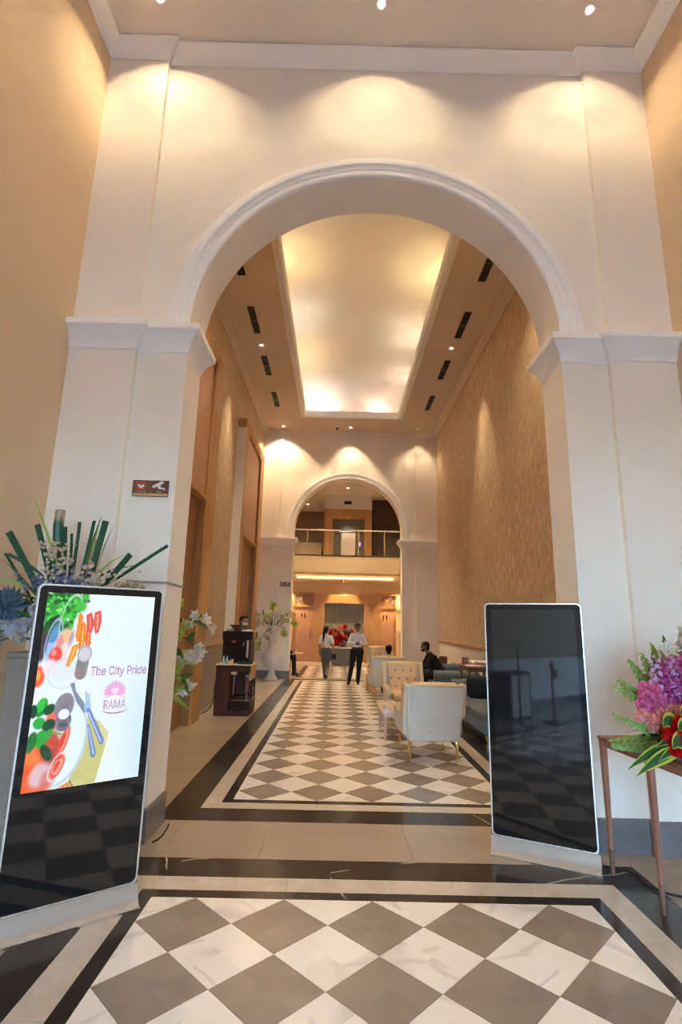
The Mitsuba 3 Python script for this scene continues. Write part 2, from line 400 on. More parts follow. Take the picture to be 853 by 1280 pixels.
# ------------------------------------------------------------------ lamps
def downlight(x, y, z, power, colour, label, cut=32.0, beam=24.0, group=None, disc=1.0, r=0.045, aim=None, wt=1.0):
    t = thing('ceiling_downlight', label, 'ceiling light', group)
    ring = lathe([(r, -.004), (r + .014, -.006), (r + .016, 0.0), (r + .016, .012), (r, .012)], 20, (x, y, z - .012))
    add('trim_ring', ring, M_WHITE, t)
    lens = trimesh.creation.cylinder(r, .006, sections=20); lens.apply_translation((x, y, z - .006))
    k = add('lens', lens, M_SIGNWH, t)
    if disc:
        scene[k]['emitter'] = {'type': 'area', 'sampling_weight': 0.02, 'radiance': {'type': 'rgb', 'value': [disc * 1.75 * c for c in (1, .9, .75)]}}
    if power:
        tgt = aim or (x, y, z - 1)
        scene[f'{t}__bulb'] = {'type': 'spot', 'sampling_weight': wt, 'to_world': T().look_at(origin=[x, y, z - .03], target=list(tgt), up=[0, 1, 0]), 'cutoff_angle': cut, 'beam_width': beam,
                               'intensity': {'type': 'rgb', 'value': [power / 8 * c for c in colour]}}
    return t

# ------------------------------------------------------------------ large structure
YW, YB = 4.575, 5.05              # arch wall, front and back
YE, YE2 = 17.06, 17.53            # end wall
XL, XR = -2.60, 3.185             # lobby side walls
HL, HR = -2.64, 3.29              # hall side walls
CX, HW = 0.31, 1.80               # arch axis and half width
SPR = 4.49                        # springing
ZL, ZH = 7.88, 8.25               # ceilings
BY = 25.0                         # rear wall
LY = -4.4                         # entrance wall

# --- floor
fl = add('floor', box(-6.5, 7.0, LY - .3, BY + .3, -0.30, -0.010), M_GROUT, label='polished stone floor with two checkered carpets of diagonal tiles', kind='structure')
def slab(name, pts, mat): return add(name, prism(pts, -.012, 0.0), mat, fl, smooth=False)
def diag_mat(x0, y0, dx, dy, nrow, sgn):
    frame = sbox(x0, min(y0, y0 + sgn * nrow * dy), x0 + 5 * dx, max(y0, y0 + sgn * nrow * dy))
    dm = lambda cx, cy: Polygon([(cx - dx / 2, cy), (cx, cy - dy / 2), (cx + dx / 2, cy), (cx, cy + dy / 2)])
    for j in range(nrow):
        for i in range(5):
            slab('grey_tile', list(dm(x0 + (i + .5) * dx, y0 + sgn * (j + .5) * dy).exterior.coords)[:-1], M_TG)
    for j in range(nrow + 1):
        for i in range(6):
            g = dm(x0 + i * dx, y0 + sgn * j * dy).intersection(frame)
            if g.area > .01:
                p = list(shapely.geometry.polygon.orient(g).exterior.coords)[:-1]
                slab('white_tile', p, M_TW)
def strip(name, x0, x1, y0, y1, mat, step, along):
    L0, L1 = (x0, x1) if along == 'x' else (y0, y1)
    n = max(1, round((L1 - L0) / step)); e = np.linspace(L0, L1, n + 1)
    for a, b in zip(e[:-1], e[1:]):
        slab(name, [(a, y0), (b, y0), (b, y1), (a, y1)] if along == 'x' else [(x0, a), (x1, a), (x1, b), (x0, b)], mat)
NF = 10
FX0, FX1, FY0 = XF, XF + 5 * DG, YF - NF * DG
diag_mat(XF, YF, DG, DG, NF, -1)
wd, wb, wk = 0.095, 0.185, 0.29
def border(x0, x1, y0, y1, wd, wb, wk, near=True, far=True):
    for nm, mt, a, b, st in (('black_strip', M_TB, 0, wd, 1.2), ('beige_strip', M_TBE, wd, wd + wb, 1.2), ('black_slab', M_TB, wd + wb, wd + wb + wk, 1.15)):
        if far: strip(nm, x0 - b, x1 + b, y1 + a, y1 + b, mt, st, 'x')
        if near: strip(nm, x0 - b, x1 + b, y0 - b, y0 - a, mt, st, 'x')
        strip(nm, x0 - b, x0 - a, y0 - a, y1 + a, mt, st, 'y')
        strip(nm, x1 + a, x1 + b, y0 - a, y1 + a, mt, st, 'y')
border(FX0, FX1, FY0, YF, wd, wb, wk)
W3 = wd + wb + wk
# lobby: taupe tiles round the border
strip('taupe_tile', XL - .1, FX0 - W3, FY0 - W3, YF + W3, M_TT, 1.1, 'y')
strip('taupe_tile', FX1 + W3, XR + .1, FY0 - W3, YF + W3, M_TT, 1.1, 'y')
strip('taupe_tile', XL - .1, XR + .1, LY, FY0 - W3, M_TT, 1.2, 'x')
hd, hb, hk = 0.095, 0.165, 0.32
H3 = hd + hb + hk
CX0, CX1, CY1 = XC, XC + 5 * DX, YC + 20 * DY
yb0 = YC - H3
for a, b in ((XL - .1, -1.3), (-1.3, -.55), (-.55, .62), (.62, 1.79), (1.79, XR + .1)):
    slab('taupe_tile', [(a, YF + W3), (b, YF + W3), (b, yb0), (a, yb0)], M_TT)
diag_mat(XC, YC, DX, DY, 20, 1)
border(CX0, CX1, YC, CY1, hd, hb, hk)
strip('taupe_tile', HL - .05, CX0 - H3, yb0, CY1 + H3, M_TT, 1.2, 'y')
strip('taupe_tile', CX1 + H3, HR + .05, yb0, CY1 + H3, M_TT, 1.2, 'y')
yr = CY1 + H3
strip('taupe_tile', -6, -1.30, yr, BY, M_TT, 1.2, 'y')
strip('taupe_tile', 2.05, 6.5, yr, BY, M_TT, 1.2, 'y')
strip('taupe_tile', -1.30, 2.05, yr, yr + .50, M_TT, 1.2, 'x')
strip('black_strip', -1.30, -1.12, yr + .5, 22.4, M_TB, 1.2, 'y'); strip('black_strip', 1.87, 2.05, yr + .5, 22.4, M_TB, 1.2, 'y')
strip('beige_strip', -1.12, -.99, yr + .5, 22.4, M_TBE, 1.2, 'y'); strip('beige_strip', 1.74, 1.87, yr + .5, 22.4, M_TBE, 1.2, 'y')
strip('taupe_tile', -1.30, 2.05, 22.4, BY, M_TT, 1.0, 'x')
# the third carpet lies too far away for single tiles: one part each of grey and white tiles
far_g, far_w = [], []
fx, fy, fdx = -.99, yr + .5, 2.73 / 5
ny = 8; fdy = (22.4 - fy) / ny
for j in range(ny):
    for i in range(5):
        cx_, cy_ = fx + (i + .5) * fdx, fy + (j + .5) * fdy
        far_g.append(prism([(cx_ - fdx / 2, cy_), (cx_, cy_ - fdy / 2), (cx_ + fdx / 2, cy_), (cx_, cy_ + fdy / 2)], -.012, 0))
ffr = sbox(fx, fy, fx + 5 * fdx, fy + ny * fdy)
for j in range(ny + 1):
    for i in range(6):
        cx_, cy_ = fx + i * fdx, fy + j * fdy
        g = Polygon([(cx_ - fdx / 2, cy_), (cx_, cy_ - fdy / 2), (cx_ + fdx / 2, cy_), (cx_, cy_ + fdy / 2)]).intersection(ffr)
        if g.area > .005: far_w.append(prism(list(shapely.geometry.polygon.orient(g).exterior.coords)[:-1], -.012, 0))
add('distant_grey_tiles', cat(*far_g), M_TG, fl, kind='stuff', smooth=False)
add('distant_white_tiles', cat(*far_w), M_TW, fl, kind='stuff', smooth=False)

# --- arch walls
def arch_wall(name, label, y0, y1, x0, x1, ztop, rise, pil_l, pil_r, xl, xr, pilout, legs, ceil_moulding):
    op = arch_poly(CX, HW, SPR + legs, rise, -0.1)
    wall = Polygon([(x0, -.0), (x1, -.0), (x1, ztop), (x0, ztop)]).difference(op)
    w = add(name, extr_y(wall, y0, y1), M_CREAM, label=label, kind='structure', smooth=False)
    add('pilaster', box(xl, pil_l, y0 - pilout, y0 + .01, 0, ztop), M_CREAM, w, smooth=False)
    add('pilaster', box(pil_r, xr, y0 - pilout, y0 + .01, 0, ztop), M_CREAM, w, smooth=False)
    prof = [(.235, -.01), (.235, .022), (.222, .030), (.205, .030), (.195, .046), (.165, .050), (.140, .048), (.128, .034), (.085, .034), (.075, .026), (.06, .026), (.052, .034), (.020, .034), (.012, .026), (0, .026), (0, -.01)]
    add('archivolt', archivolt(CX, y0, SPR + legs, HW, rise - HW, prof, legs=legs + .05), M_WHITE, w, smooth=25)
    # capitals: footprint of pilaster and jamb, swept outwards
    cp = [(4.235, .0), (4.245, .014), (4.262, .014), (4.275, .022), (4.32, .034), (4.37, .062), (4.41, .098), (4.43, .108), (4.432, .122), (SPR, .122), (SPR, .0)]
    L = [(xl - .2, y0 - pilout), (pil_l, y0 - pilout), (pil_l, y0), (CX - HW, y0), (CX - HW, y1 - .02), (xl - .2, y1 - .02)]
    R_ = [(xr + .2, y1 - .02), (CX + HW, y1 - .02), (CX + HW, y0), (pil_r, y0), (pil_r, y0 - pilout), (xr + .2, y0 - pilout)]
    for Q in (L, R_):
        add('capital', moulding(Q, [(z, o + .001) for z, o in cp]), M_WHITE, w, smooth=20)
    bp = [(0, .018), (.245, .018), (.258, .006), (.258, .0)]
    for Q in (L, R_):
        add('baseboard', moulding(Q, bp), M_DKBASE, w, smooth=20)
    return w
aw = arch_wall('wall_arch', 'cream wall with a wide white round arch between the lobby and the lounge', YW, YB, HL - .3, HR + .3, 8.6, 1.80, -1.965, 2.55, XL - .02, XR + .02, .055, 0.0, True)
ew = arch_wall('wall_arch_end', 'cream end wall of the lounge with a tall round arch', YE, YE2, -6.4, 6.9, 8.6, 1.80, -1.97, 2.55, HL - .1, HR + .1, .055, 0.27, False)

# --- lobby walls and ceiling
wl = add('wall_left', box(XL - .25, XL, LY, YW + .1, 0, 8.4), M_TAN, label='tan side wall at the left of the lobby', kind='structure', smooth=False)
wr = add('wall_right', box(XR, XR + .25, LY, YW + .1, 0, 8.4), M_TAN, label='tan side wall at the right of the lobby', kind='structure', smooth=False)
for w_, x0, x1 in ((wl, XL, XL + .018), (wr, XR - .018, XR)):
    add('baseboard', box(x0, x1, LY + .0, YW - .06, 0, .25), M_DKBASE, w_, smooth=False)
add('dado', box(XL, XL + .012, LY, 2.0, .25, 1.13), M_WHITE, wl, smooth=False)
add('dado_rail', box(XL, XL + .03, LY, 2.0, 1.11, 1.16), M_RAIL, wl, smooth=False)
cl = add('ceiling', box(XL - .3, XR + .3, LY - .3, YW + .02, ZL, ZL + .2), M_CEIL, label='flat beige ceiling of the lobby with small downlights', kind='structure', smooth=False)
room = [(XL, LY), (XR, LY), (XR, YW - .055), (2.55, YW - .055), (2.55, YW), (-1.965, YW), (-1.965, YW - .055), (XL, YW - .055)]
cprof = [(ZL - .20, .004), (ZL - .20, .016), (ZL - .185, .018), (ZL - .14, .03), (ZL - .08, .072), (ZL - .035, .112), (ZL - .03, .125), (ZL - .012, .125), (ZL - .012, .10), (ZL + .01, .10)]
def inner_moulding(pts, profile): return moulding(pts, [(z, -o) for z, o in profile], cap=False)
add('cornice', inner_moulding(room, cprof), M_WHITE, cl, smooth=20)
# entrance wall behind the camera: wide opening to the daylight
ent = sbox(XL - .3, 0, XR + .3, 8.4).difference(sbox(-2.3, -.1, 2.9, 3.8))
en = add('wall_entrance', extr_y(ent, LY - .25, LY), M_TAN, label='tan wall with the wide entrance opening', kind='structure', smooth=False)
add('mullion', box(-.55, -.45, LY - .15, LY - .05, 0, 3.8), M_GOLD, en, smooth=False)
add('mullion', box(1.05, 1.15, LY - .15, LY - .05, 0, 3.8), M_GOLD, en, smooth=False)
gr = add('ground_forecourt', box(-30, 30, -45, LY - .25, -.4, -.05), prin('forecourt_stone', (0.42, 0.41, 0.39), 0.8, 0.2), label='pale paved forecourt outside the entrance', kind='structure', smooth=False)

# --- hall (lounge) walls
hl = add('wall_hall_left', box(HL - .25, HL, YB - .02, YE + .02, 1.2, 8.5), M_PAPER, label='patterned wallpaper on the left wall of the lounge', kind='structure', smooth=False)
add('dado', box(HL - .25, HL + .004, YB - .02, YE + .02, 0, 1.2), M_TAUPE, hl, smooth=False)
add('dado_rail', box(HL - .02, HL + .035, YB, YE, 1.17, 1.23), M_RAIL, hl, smooth=False)
hr = add('wall_hall_right', box(HR, HR + .25, YB - .02, YE + .02, 1.25, 8.5), M_PAPER, label='patterned wallpaper on the right wall of the lounge', kind='structure', smooth=False)
add('dado', box(HR - .004, HR + .25, YB - .02, YE + .02, 0, 1.25), M_CREAM, hr, smooth=False)
add('dado_rail', box(HR - .035, HR + .02, YB, YE, 1.215, 1.275), M_RAIL, hr, smooth=False)
add('baseboard', box(HR - .02, HR + .02, YB, YE, 0, .2), M_DKBASE, hr, smooth=False)

# --- hall ceiling with its coffer and vault
KX0, KX1, KY0, KY1 = -1.30, 1.985, 6.3, 15.83
slab_p = sbox(HL - .3, YB - .01, HR + .3, YE + .05).difference(sbox(KX0 + .02, KY0 + .02, KX1 - .02, KY1 - .02))
hc = add('ceiling_hall', mv(extr(slab_p, .06), (0, 0, ZH)), M_HCEIL, label='lounge ceiling with a long lit vaulted coffer', kind='structure', smooth=False)
hroom = [(HL, YB), (HR, YB), (HR, YE), (HL, YE)]
hprof = [(ZH - .20, .004), (ZH - .20, .02), (ZH - .17, .03), (ZH - .09, .075), (ZH - .04, .12), (ZH - .03, .14), (ZH + .01, .14)]
for k, (a, b) in enumerate((((HL, YE), (HL, YB)), ((HR, YB), (HR, YE)))):
    v = moulding([a, b], [(z, o if True else o) for z, o in hprof], closed=False)
    # the path runs so that its right side looks into the room
    vv = moulding([a, b][::-1] if k == 0 else [a, b][::-1], hprof, closed=False)
    cen = (HL + HR) / 2
    pick = v if abs(v.vertices[:, 0].mean() - cen) < abs(vv.vertices[:, 0].mean() - cen) else vv
    add('cornice', pick, M_HCEIL, hc, smooth=20)
ring = [(KX0, KY0), (KX1, KY0), (KX1, KY1), (KX0, KY1)]
rp = [(ZH + .16, -.17), (ZH + .16, -.14), (ZH + .02, -.15), (ZH - .01, -.165), (ZH - .035, -.16), (ZH - .05, -.135), (ZH - .05, -.10), (ZH - .035, -.08), (ZH - .03, -.05), (ZH - .012, -.035), (ZH - .012, -.01), (ZH + .005, .0), (ZH + .06, .0)]
rp = [(ZH + .16, -.13), (ZH + .16, -.165)] + rp[2:]
add('coffer_moulding', moulding(ring, rp, cap=False), M_WHITE, hc, smooth=30)
nx, nyv = 73, 161
VX0, VX1, VY0, VY1, VZ, VH = KX0 - .42, KX1 + .42, KY0 - .42, KY1 + .42, ZH + .05, .74
gx, gy = np.meshgrid(np.linspace(VX0, VX1, nx), np.linspace(VY0, VY1, nyv), indexing='ij')
def prof_d(d, R): return np.sqrt(np.clip(1 - (1 - np.clip(d / R, 0, 1)) ** 2, 0, 1))
ex = prof_d(np.minimum(gx - VX0, VX1 - gx), 1.5); eyy = prof_d(np.minimum(gy - VY0, VY1 - gy), 1.6)
gz = VZ + VH * (-np.log(np.exp(-14 * ex) + np.exp(-14 * eyy)) / 14 + np.log(2) / 14)
gz = np.maximum(gz, VZ); gz[0], gz[-1] = VZ, VZ; gz[:, 0], gz[:, -1] = VZ, VZ
ii, jj = np.meshgrid(np.arange(nx - 1), np.arange(nyv - 1), indexing='ij')
q = np.stack([ii * nyv + jj, (ii + 1) * nyv + jj, (ii + 1) * nyv + jj + 1, ii * nyv + jj + 1], -1).reshape(-1, 4)
add('vault', (np.stack([gx, gy, gz], -1).reshape(-1, 3), q), M_VAULT, hc, smooth=True)
# cove lamps stand in the trough behind the moulding
def cove(x, y, dx, dy, power, colour, where):
    t = thing('cove_lamp', 'lamp in the trough behind the coffer moulding, ' + where, 'lamp', 'cove lamps behind the coffer moulding')
    hx, hy = (.03, .16) if dx else (.16, .03)
    b = cbox(x - hx, x + hx, y - hy, y + hy, ZH + .065, ZH + .105, .008)
    add('housing', b, M_SIGNWH, t)
    s = box(x - hx * .8, x + hx * .8, y - hy * .8, y + hy * .8, ZH + .106, ZH + .112)
    k = add('tube', s, M_SIGNWH, t, smooth=False)
    ar = 4 * hx * hy * .64
    scene[k]['emitter'] = {'type': 'area', 'sampling_weight': 1.5, 'radiance': {'type': 'rgb', 'value': [K_COVE / 8 * power * c * .02 / ar for c in colour]}}
LX, RX = KX0 - .17, KX1 + .17
WHT, WRM, PNK = (1.0, .90, .80), (1, .76, .36), (1, .83, .70)
for y, c, p, w in ((7.3, PNK, .8, 'left side nearest the near arch'), (9.25, WRM, 1.2, 'left side before the second vent'), (11.25, WHT, .9, 'left side by the left downlight'), (13.1, WRM, 1.2, 'left side before the fourth vent'), (15.0, WHT, .9, 'left side at the far corner')): cove(LX, y, 1, 0, p, c, w)
for y, c, p, w in ((7.0, WRM, .35, 'right side nearest the near arch'), (9.5, WRM, 1.5, 'right side before the second vent'), (11.9, (1, .86, .62), 1.1, 'right side beside the third vent'), (14.2, PNK, .7, 'right side beside the fourth vent')): cove(RX, y, 1, 0, p, c, w)
cove(-.55, KY1 + .17, 0, 1, .85, (1, .92, .86), 'left half of the far end'); cove(1.2, KY1 + .17, 0, 1, .45, PNK, 'right half of the far end')

# vents and downlights of the hall
def vent(x, y0, y1, side, k):
    o = ['first', 'second', 'third', 'fourth'][k]
    t = thing('ceiling_vent', f'black slotted ceiling vent, {o} from the near arch in the {side} row', 'air vent', f'air vents in the lounge ceiling')
    hw = .062
    add('duct', box(x - hw, x + hw, y0, y1, ZH - .012, ZH - .004), M_VENT, t, smooth=False)
    fr = sbox(x - hw - .012, y0 - .012, x + hw + .012, y1 + .012).difference(sbox(x - hw, y0, x + hw, y1))
    add('frame', mv(extr(fr, .012), (0, 0, ZH - .018)), M_VENT, t, smooth=False)
    for q in range(3):
        add('slat', box(x - hw + .03 + q * .032 - .004, x - hw + .03 + q * .032 + .004, y0, y1, ZH - .02, ZH - .012), M_BLACK, t, smooth=False)
    add('divider', box(x - hw, x + hw, (y0 + y1) / 2 - .006, (y0 + y1) / 2 + .006, ZH - .021, ZH - .012), M_GREY, t, smooth=False)
for k, y in enumerate((7.82, 9.86, 11.93, 14.0)):
    vent(-1.975, y, y + 1.0, 'left', k); vent(2.64, y, y + 1.0, 'right', k)
GH = 'downlights in the lounge ceiling'
downlight(-1.96, 11.40, ZH, K_HALL, WARM2, 'lit downlight between the second and third vent of the left row', 22, 13, GH, aim=(-2.05, 11.4, ZH - 1))
downlight(2.60, 11.33, ZH, K_HALL, WARM2, 'lit downlight between the second and third vent of the right row', 22, 13, GH, aim=(2.70, 11.33, ZH - 1))
downlight(-1.96, 7.0, ZH, K_HALL, WARM2, 'unseen wide fill lamp near the arch over the left wall of the lounge', 55, 30, GH, disc=0)  # unseen lamp, beam widened to warm the lounge
downlight(2.60, 7.0, ZH, K_HALL, WARM2, 'unseen wide fill lamp near the arch over the right wall of the lounge', 55, 30, GH, disc=0)  # its unseen twin, also widened for warm fill
downlight(-1.95, 16.66, ZH, K_END * 1.5, WARM, 'lit downlight in the left corner above the end wall pilaster', 50, 38, GH)
downlight(0.33, 16.62, ZH, K_END * .9, WARM2, 'lit downlight centred above the end arch', 42, 30, GH)
downlight(2.60, 16.62, ZH, K_END * .25, WARM2, 'dim downlight in the right corner above the end wall', 42, 30, GH, disc=.03)
t = thing('dome_camera', 'small black dome camera in the ceiling beside the centre downlight', 'security camera')
add('mount', lathe([(0, 0), (.055, 0), (.055, -.03), (.05, -.035), (0, -.035)], 16, (-.13, 16.66, ZH)), M_GREY, t)
add('dome', lathe([(.048, -.035), (.044, -.06), (.03, -.08), (0, -.088)], 16, (-.13, 16.66, ZH)), M_GLOSSBLACK, t)
t = thing('sprinkler', 'tiny ceiling sprinkler right of the centre downlight', 'sprinkler')
add('stem', trimesh.creation.cylinder(.012, .06, sections=10, transform=trimesh.transformations.translation_matrix((.83, 16.4, ZH - .03))), M_BRASS, t)
add('deflector', lathe([(0, 0), (.03, 0), (.03, -.006), (0, -.006)], 12, (.83, 16.4, ZH - .058)), M_BRASS, t)

# lobby downlights: a row that washes the arch wall, a row farther back, and two added fill lamps
GL = 'downlights in the lobby ceiling'
for x, p, s in ((-1.93, 1.15, 'left hand'), (0.31, .85, 'middle'), (2.42, .9, 'right hand')):
    downlight(x, 4.06, ZL, K_LOBBY * p, WARM2, f'{s} lamp of the row that washes the arch wall', 58, 34, GL, disc=.5, r=.04, aim=(x, 4.22, ZL - 1))
for x in (-1.93, 2.42):
    downlight(x, 2.1, ZL, K_LOBBY * 1.0, WARM, f'downlight over the {"left" if x < 0 else "right"} side wall of the lobby', 46, 32, GL, disc=0, aim=(x * 1.08, 2.1, ZL - 1))
    downlight(x, -.6, ZL, K_LOBBY * 1.0, WARM, f'downlight over the {"left" if x < 0 else "right"} side wall near the entrance', 40, 30, GL, disc=0)
downlight(.31, 1.0, ZL, K_LOBBY * 0.5, NEUT, 'unseen wide fill lamp added in the middle of the lobby ceiling', 62, 40, GL, disc=0, wt=2.0)  # added out of view to raise the lobby's ambient light
downlight(.31, -2.2, ZL, K_LOBBY * 0.5, NEUT, 'unseen wide fill lamp added in the lobby ceiling toward the entrance', 62, 40, GL, disc=0, wt=2.0)  # second added ambient lamp, behind the camera

# --- tall wooden portals on the left wall of the hall
def portal(n, y0, y1, label, doorlabel):
    xf, zt = -2.42, 6.85
    d = struct(f'door_{n}', label)
    fr = Polygon([(y0, 0), (y1, 0), (y1, zt), (y0, zt)]).difference(sbox(y0 + .5, -.1, y1 - .55, zt - .22))
    add('frame', extr_x(fr, HL - .05, xf), M_WOOD, d, smooth=False)
    fr2 = sbox(y0 + .5, -.1, y1 - .55, zt - .22).difference(sbox(y0 + .545, -.2, y1 - .595, zt - .27))
    add('inner_frame', extr_x(fr2, HL - .05, xf - .035), M_WOODD, d, smooth=False)
    add('near_return', box(HL - .02, xf + .004, y0 - .03, y0, 0, zt - .25), M_CREAM, d, smooth=False)
    a, b = y0 + .545, y1 - .595
    add('overpanel', box(HL - .06, xf - .06, a, b, 3.98, zt - .27), M_WOODP, d, smooth=False)
    add('soffit_board', box(HL - .06, xf - .02, a, b, 3.90, 3.98), M_WOOD, d, smooth=False)
    lf = add('leaf', box(HL - .06, xf - .16, a + .02, b - .02, 0.01, 3.88), M_WOODD, d, smooth=False)
    m_ = (a + b) / 2
    add('meeting_stile', box(xf - .17, xf - .145, m_ - .03, m_ + .03, .01, 3.88), M_WOODP, lf, smooth=False)
    for s in (-1, 1):
        add('pull_handle', tube([(xf - .15, m_ + s * .09, .8), (xf - .11, m_ + s * .09, .82), (xf - .11, m_ + s * .09, 1.48), (xf - .15, m_ + s * .09, 1.5)], .012), M_BRASS, lf)
    return d
d1 = portal(1, 6.3, 9.88, 'tall honey coloured wooden door surround just past the white arch', '')
d2 = portal(2, 12.6, 15.9, 'tall honey coloured wooden door surround beside the end wall', '')
add('sign_plate', box(-2.48, -2.472, 13.25, 13.45, 4.18, 4.44), M_BRASS, d2, smooth=False)

# ------------------------------------------------------------------ rear hall behind the end arch
RL, RR = -4.6, 5.2
ZB0, ZB1, YBAL, ZU = 3.68, 4.32, 20.3, 7.1
wr_ = add('wall_rear', box(RL - .3, RR + .3, BY, BY + .25, 0, ZB0 + .3), M_BACKWALL, label='warm lit rear wall with two washroom doors', kind='structure', smooth=False)
add('baseboard', box(RL, -2.2, BY - .02, BY, 0, .12), M_WOOD, wr_, smooth=False)
add('wall_rear_left', box(RL - .25, RL, YE2, BY, 0, ZU + .3), M_BACKWALL, label='warm wall at the left of the rear hall', kind='structure', smooth=False)
add('wall_rear_right', box(RR, RR + .25, YE2, BY, 0, ZU + .3), M_BACKWALL, label='warm wall at the right of the rear hall', kind='structure', smooth=False)
add('wall_rear_upper', box(RL - .3, RR + .3, BY, BY + .25, ZB0 + .3, ZU + .3), M_BROWNWALL, label='brown wall at the back of the gallery floor', kind='structure', smooth=False)
cu = add('ceiling_rear', box(RL - .3, RR + .3, YE2 - .1, BY + .25, ZU, ZU + .2), M_CEIL, label='ceiling above the gallery floor', kind='structure', smooth=False)
tr0, tr1, ty0, ty1 = -1.9, 2.6, 21.1, 23.7
fp = sbox(RL - .1, YBAL, RR + .1, BY + .1)
gf = add('floor_gallery', mv(extr(fp.difference(sbox(tr0, ty0, tr1, ty1)), .28), (0, 0, ZB0)), M_BACKWALL, label='cream gallery slab with a lit tray in its underside', kind='structure', smooth=False)
add('deck', box(RL - .1, RR + .1, YBAL, BY + .1, ZB0 + .28, ZB1), M_BACKWALL, gf, smooth=False)
add('edge_trim', box(RL, RR, YBAL - .02, YBAL + .1, ZB1, ZB1 + .045), M_DARKWALL, gf, smooth=False)
trm = sbox(tr0 - .06, ty0 - .06, tr1 + .06, ty1 + .06).difference(sbox(tr0 + .08, ty0 + .08, tr1 - .08, ty1 - .08))
add('tray_moulding', mv(extr(trm, .05), (0, 0, ZB0 - .02)), M_CREAM, gf, smooth=False)
t = thing('tray_light', 'warm light strips round the tray above the rear doors', 'ceiling light')
for nm, b in (('strip', box(tr0 + .1, tr1 - .1, ty1 - .07, ty1 - .03, ZB0 + .06, ZB0 + .09)), ('strip', box(tr0 + .1, tr1 - .1, ty0 + .03, ty0 + .07, ZB0 + .06, ZB0 + .09))):
    k = add(nm, b, M_SIGNWH, t, smooth=False)
    scene[k]['emitter'] = {'type': 'area', 'radiance': {'type': 'rgb', 'value': [0.9 * c for c in WARM]}}
# glass balustrade
bal = thing('glass_balustrade', 'glass balustrade with a pale handrail along the gallery edge', 'railing')
PX = [-3.1, -2.15, -1.23, -.22, .80, 1.82, 2.85, 3.9]
for a, b in zip(PX[:-1], PX[1:]):
    add('pane', (np.array([(a + .03, YBAL + .04, ZB1 + .06), (b - .03, YBAL + .04, ZB1 + .06), (b - .03, YBAL + .04, ZB1 + 1.0), (a + .03, YBAL + .04, ZB1 + 1.0)]), np.array([[0, 1, 2], [0, 2, 3]])), M_GLASS, bal, smooth=False)
for x in PX: add('post', box(x - .02, x + .02, YBAL + .02, YBAL + .06, ZB1 + .02, ZB1 + 1.02), M_BRASS, bal, smooth=False)
add('handrail', tube([(PX[0], YBAL + .04, ZB1 + 1.04), (PX[-1], YBAL + .04, ZB1 + 1.04)], .03), M_CREAM, bal)
# gallery: central wooden portal with a lit doorway, dark panelling to the right
cb = struct('door_5', 'wooden portal with a lit doorway on the gallery floor')
gx0, gx1, gy0 = -.60, 1.40, 21.6
fr = sbox(gx0, ZB1, gx1, 6.50).difference(sbox(gx0 + .33, ZB1 - .1, gx1 - .30, 6.17))
add('frame', extr_y(fr, gy0, BY), M_WOOD, cb, smooth=False)
add('header', box(gx0, gx1, gy0 + .01, BY, 6.5, ZU), M_CEIL, cb, smooth=False)
add('glass_wall', box(gx0 + .33, gx1 - .3, gy0 + .5, gy0 + .53, ZB1, 6.17), M_MIRROR, cb, smooth=False)
add('vent', box(.22, .52, gy0 - .012, gy0 + .01, 6.72, 6.86), M_VENT, cb, smooth=False)
add('pale_panel', box(.12, .72, gy0 + .44, gy0 + .48, ZB1 + .05, 5.55), M_CREAM, cb, smooth=False)
sg = thing('glint_bars', 'small pale glowing bars standing in for a glint above the bright doorway on the gallery', 'sign')
q = add('lettering', cat(*[box(a, b, gy0 + .40, gy0 + .43, 5.60, 5.65 + .03 * (k % 2)) for k, (a, b) in enumerate(((.03, .10), (.14, .28), (.32, .46), (.50, .58), (.62, .66)))]), M_SIGNWH, sg, smooth=False)  # glowing bars stand for a cyan-white glint, not real lettering
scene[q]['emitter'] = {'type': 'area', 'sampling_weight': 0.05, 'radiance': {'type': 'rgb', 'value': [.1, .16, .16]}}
vl = thing('violet_lamp', 'small violet lit panel right of the bright doorway on the gallery', 'wall light')
q = add('panel', cbox(.88, .955, gy0 + .40, gy0 + .44, 4.98, 5.16, .01), M_SIGNWH, vl)
scene[q]['emitter'] = {'type': 'area', 'sampling_weight': 0.05, 'radiance': {'type': 'rgb', 'value': [.07, .022, .16]}}
dk = add('wall_gallery_dark', box(gx1, RR, 22.3, BY, ZB1, ZU), M_DARKWALL, label='dark brown panelled wall on the gallery floor', kind='structure', smooth=False)
for i in range(3):
    add('panel', box(gx1 + .1 + i * .9, gx1 + .9 + i * .9, 22.27, 22.30, ZB1 + .1, ZU - .4), M_DARKWALL, dk, smooth=False)
cs = thing('low_bench', 'low dark bench against the brown wall on the gallery', 'bench')
add('seat', cbox(-2.9, -.75, 23.6, 24.2, ZB1 + .30, ZB1 + .42, .02), M_TROU, cs)
for x in (-2.8, -1.8, -.85): add('leg', box(x - .03, x + .03, 23.7, 24.1, ZB1, ZB1 + .3), M_BLACK, cs, smooth=False)
add('end_board', cbox(-.76, -.72, 23.55, 24.25, ZB1, ZB1 + .62, .008), M_BLACK, cs)
wp = thing('wall_panel', 'pale panel on the brown wall above the low bench', 'wall panel')
add('board', cbox(-2.9, -.80, BY - .05, BY, ZB1 + .05, 5.55, .01), M_BACKWALL, wp)
GU = 'downlights above the gallery'
downlight(.34, 20.3, ZU, K_UP * 1.5, WARM2, 'lit downlight at the top of the end arch opening', 50, 30, GU, r=.06)
downlight(.42, gy0 + .14, 6.17, K_UP * .28, WARM2, 'small added lamp under the head of the gallery portal, brightening its pale panel', 40, 28, GU, disc=.05, r=.03, aim=(.42, gy0 + .34, 5.2))  # added lamp without a known fixture, brightens the pale panel
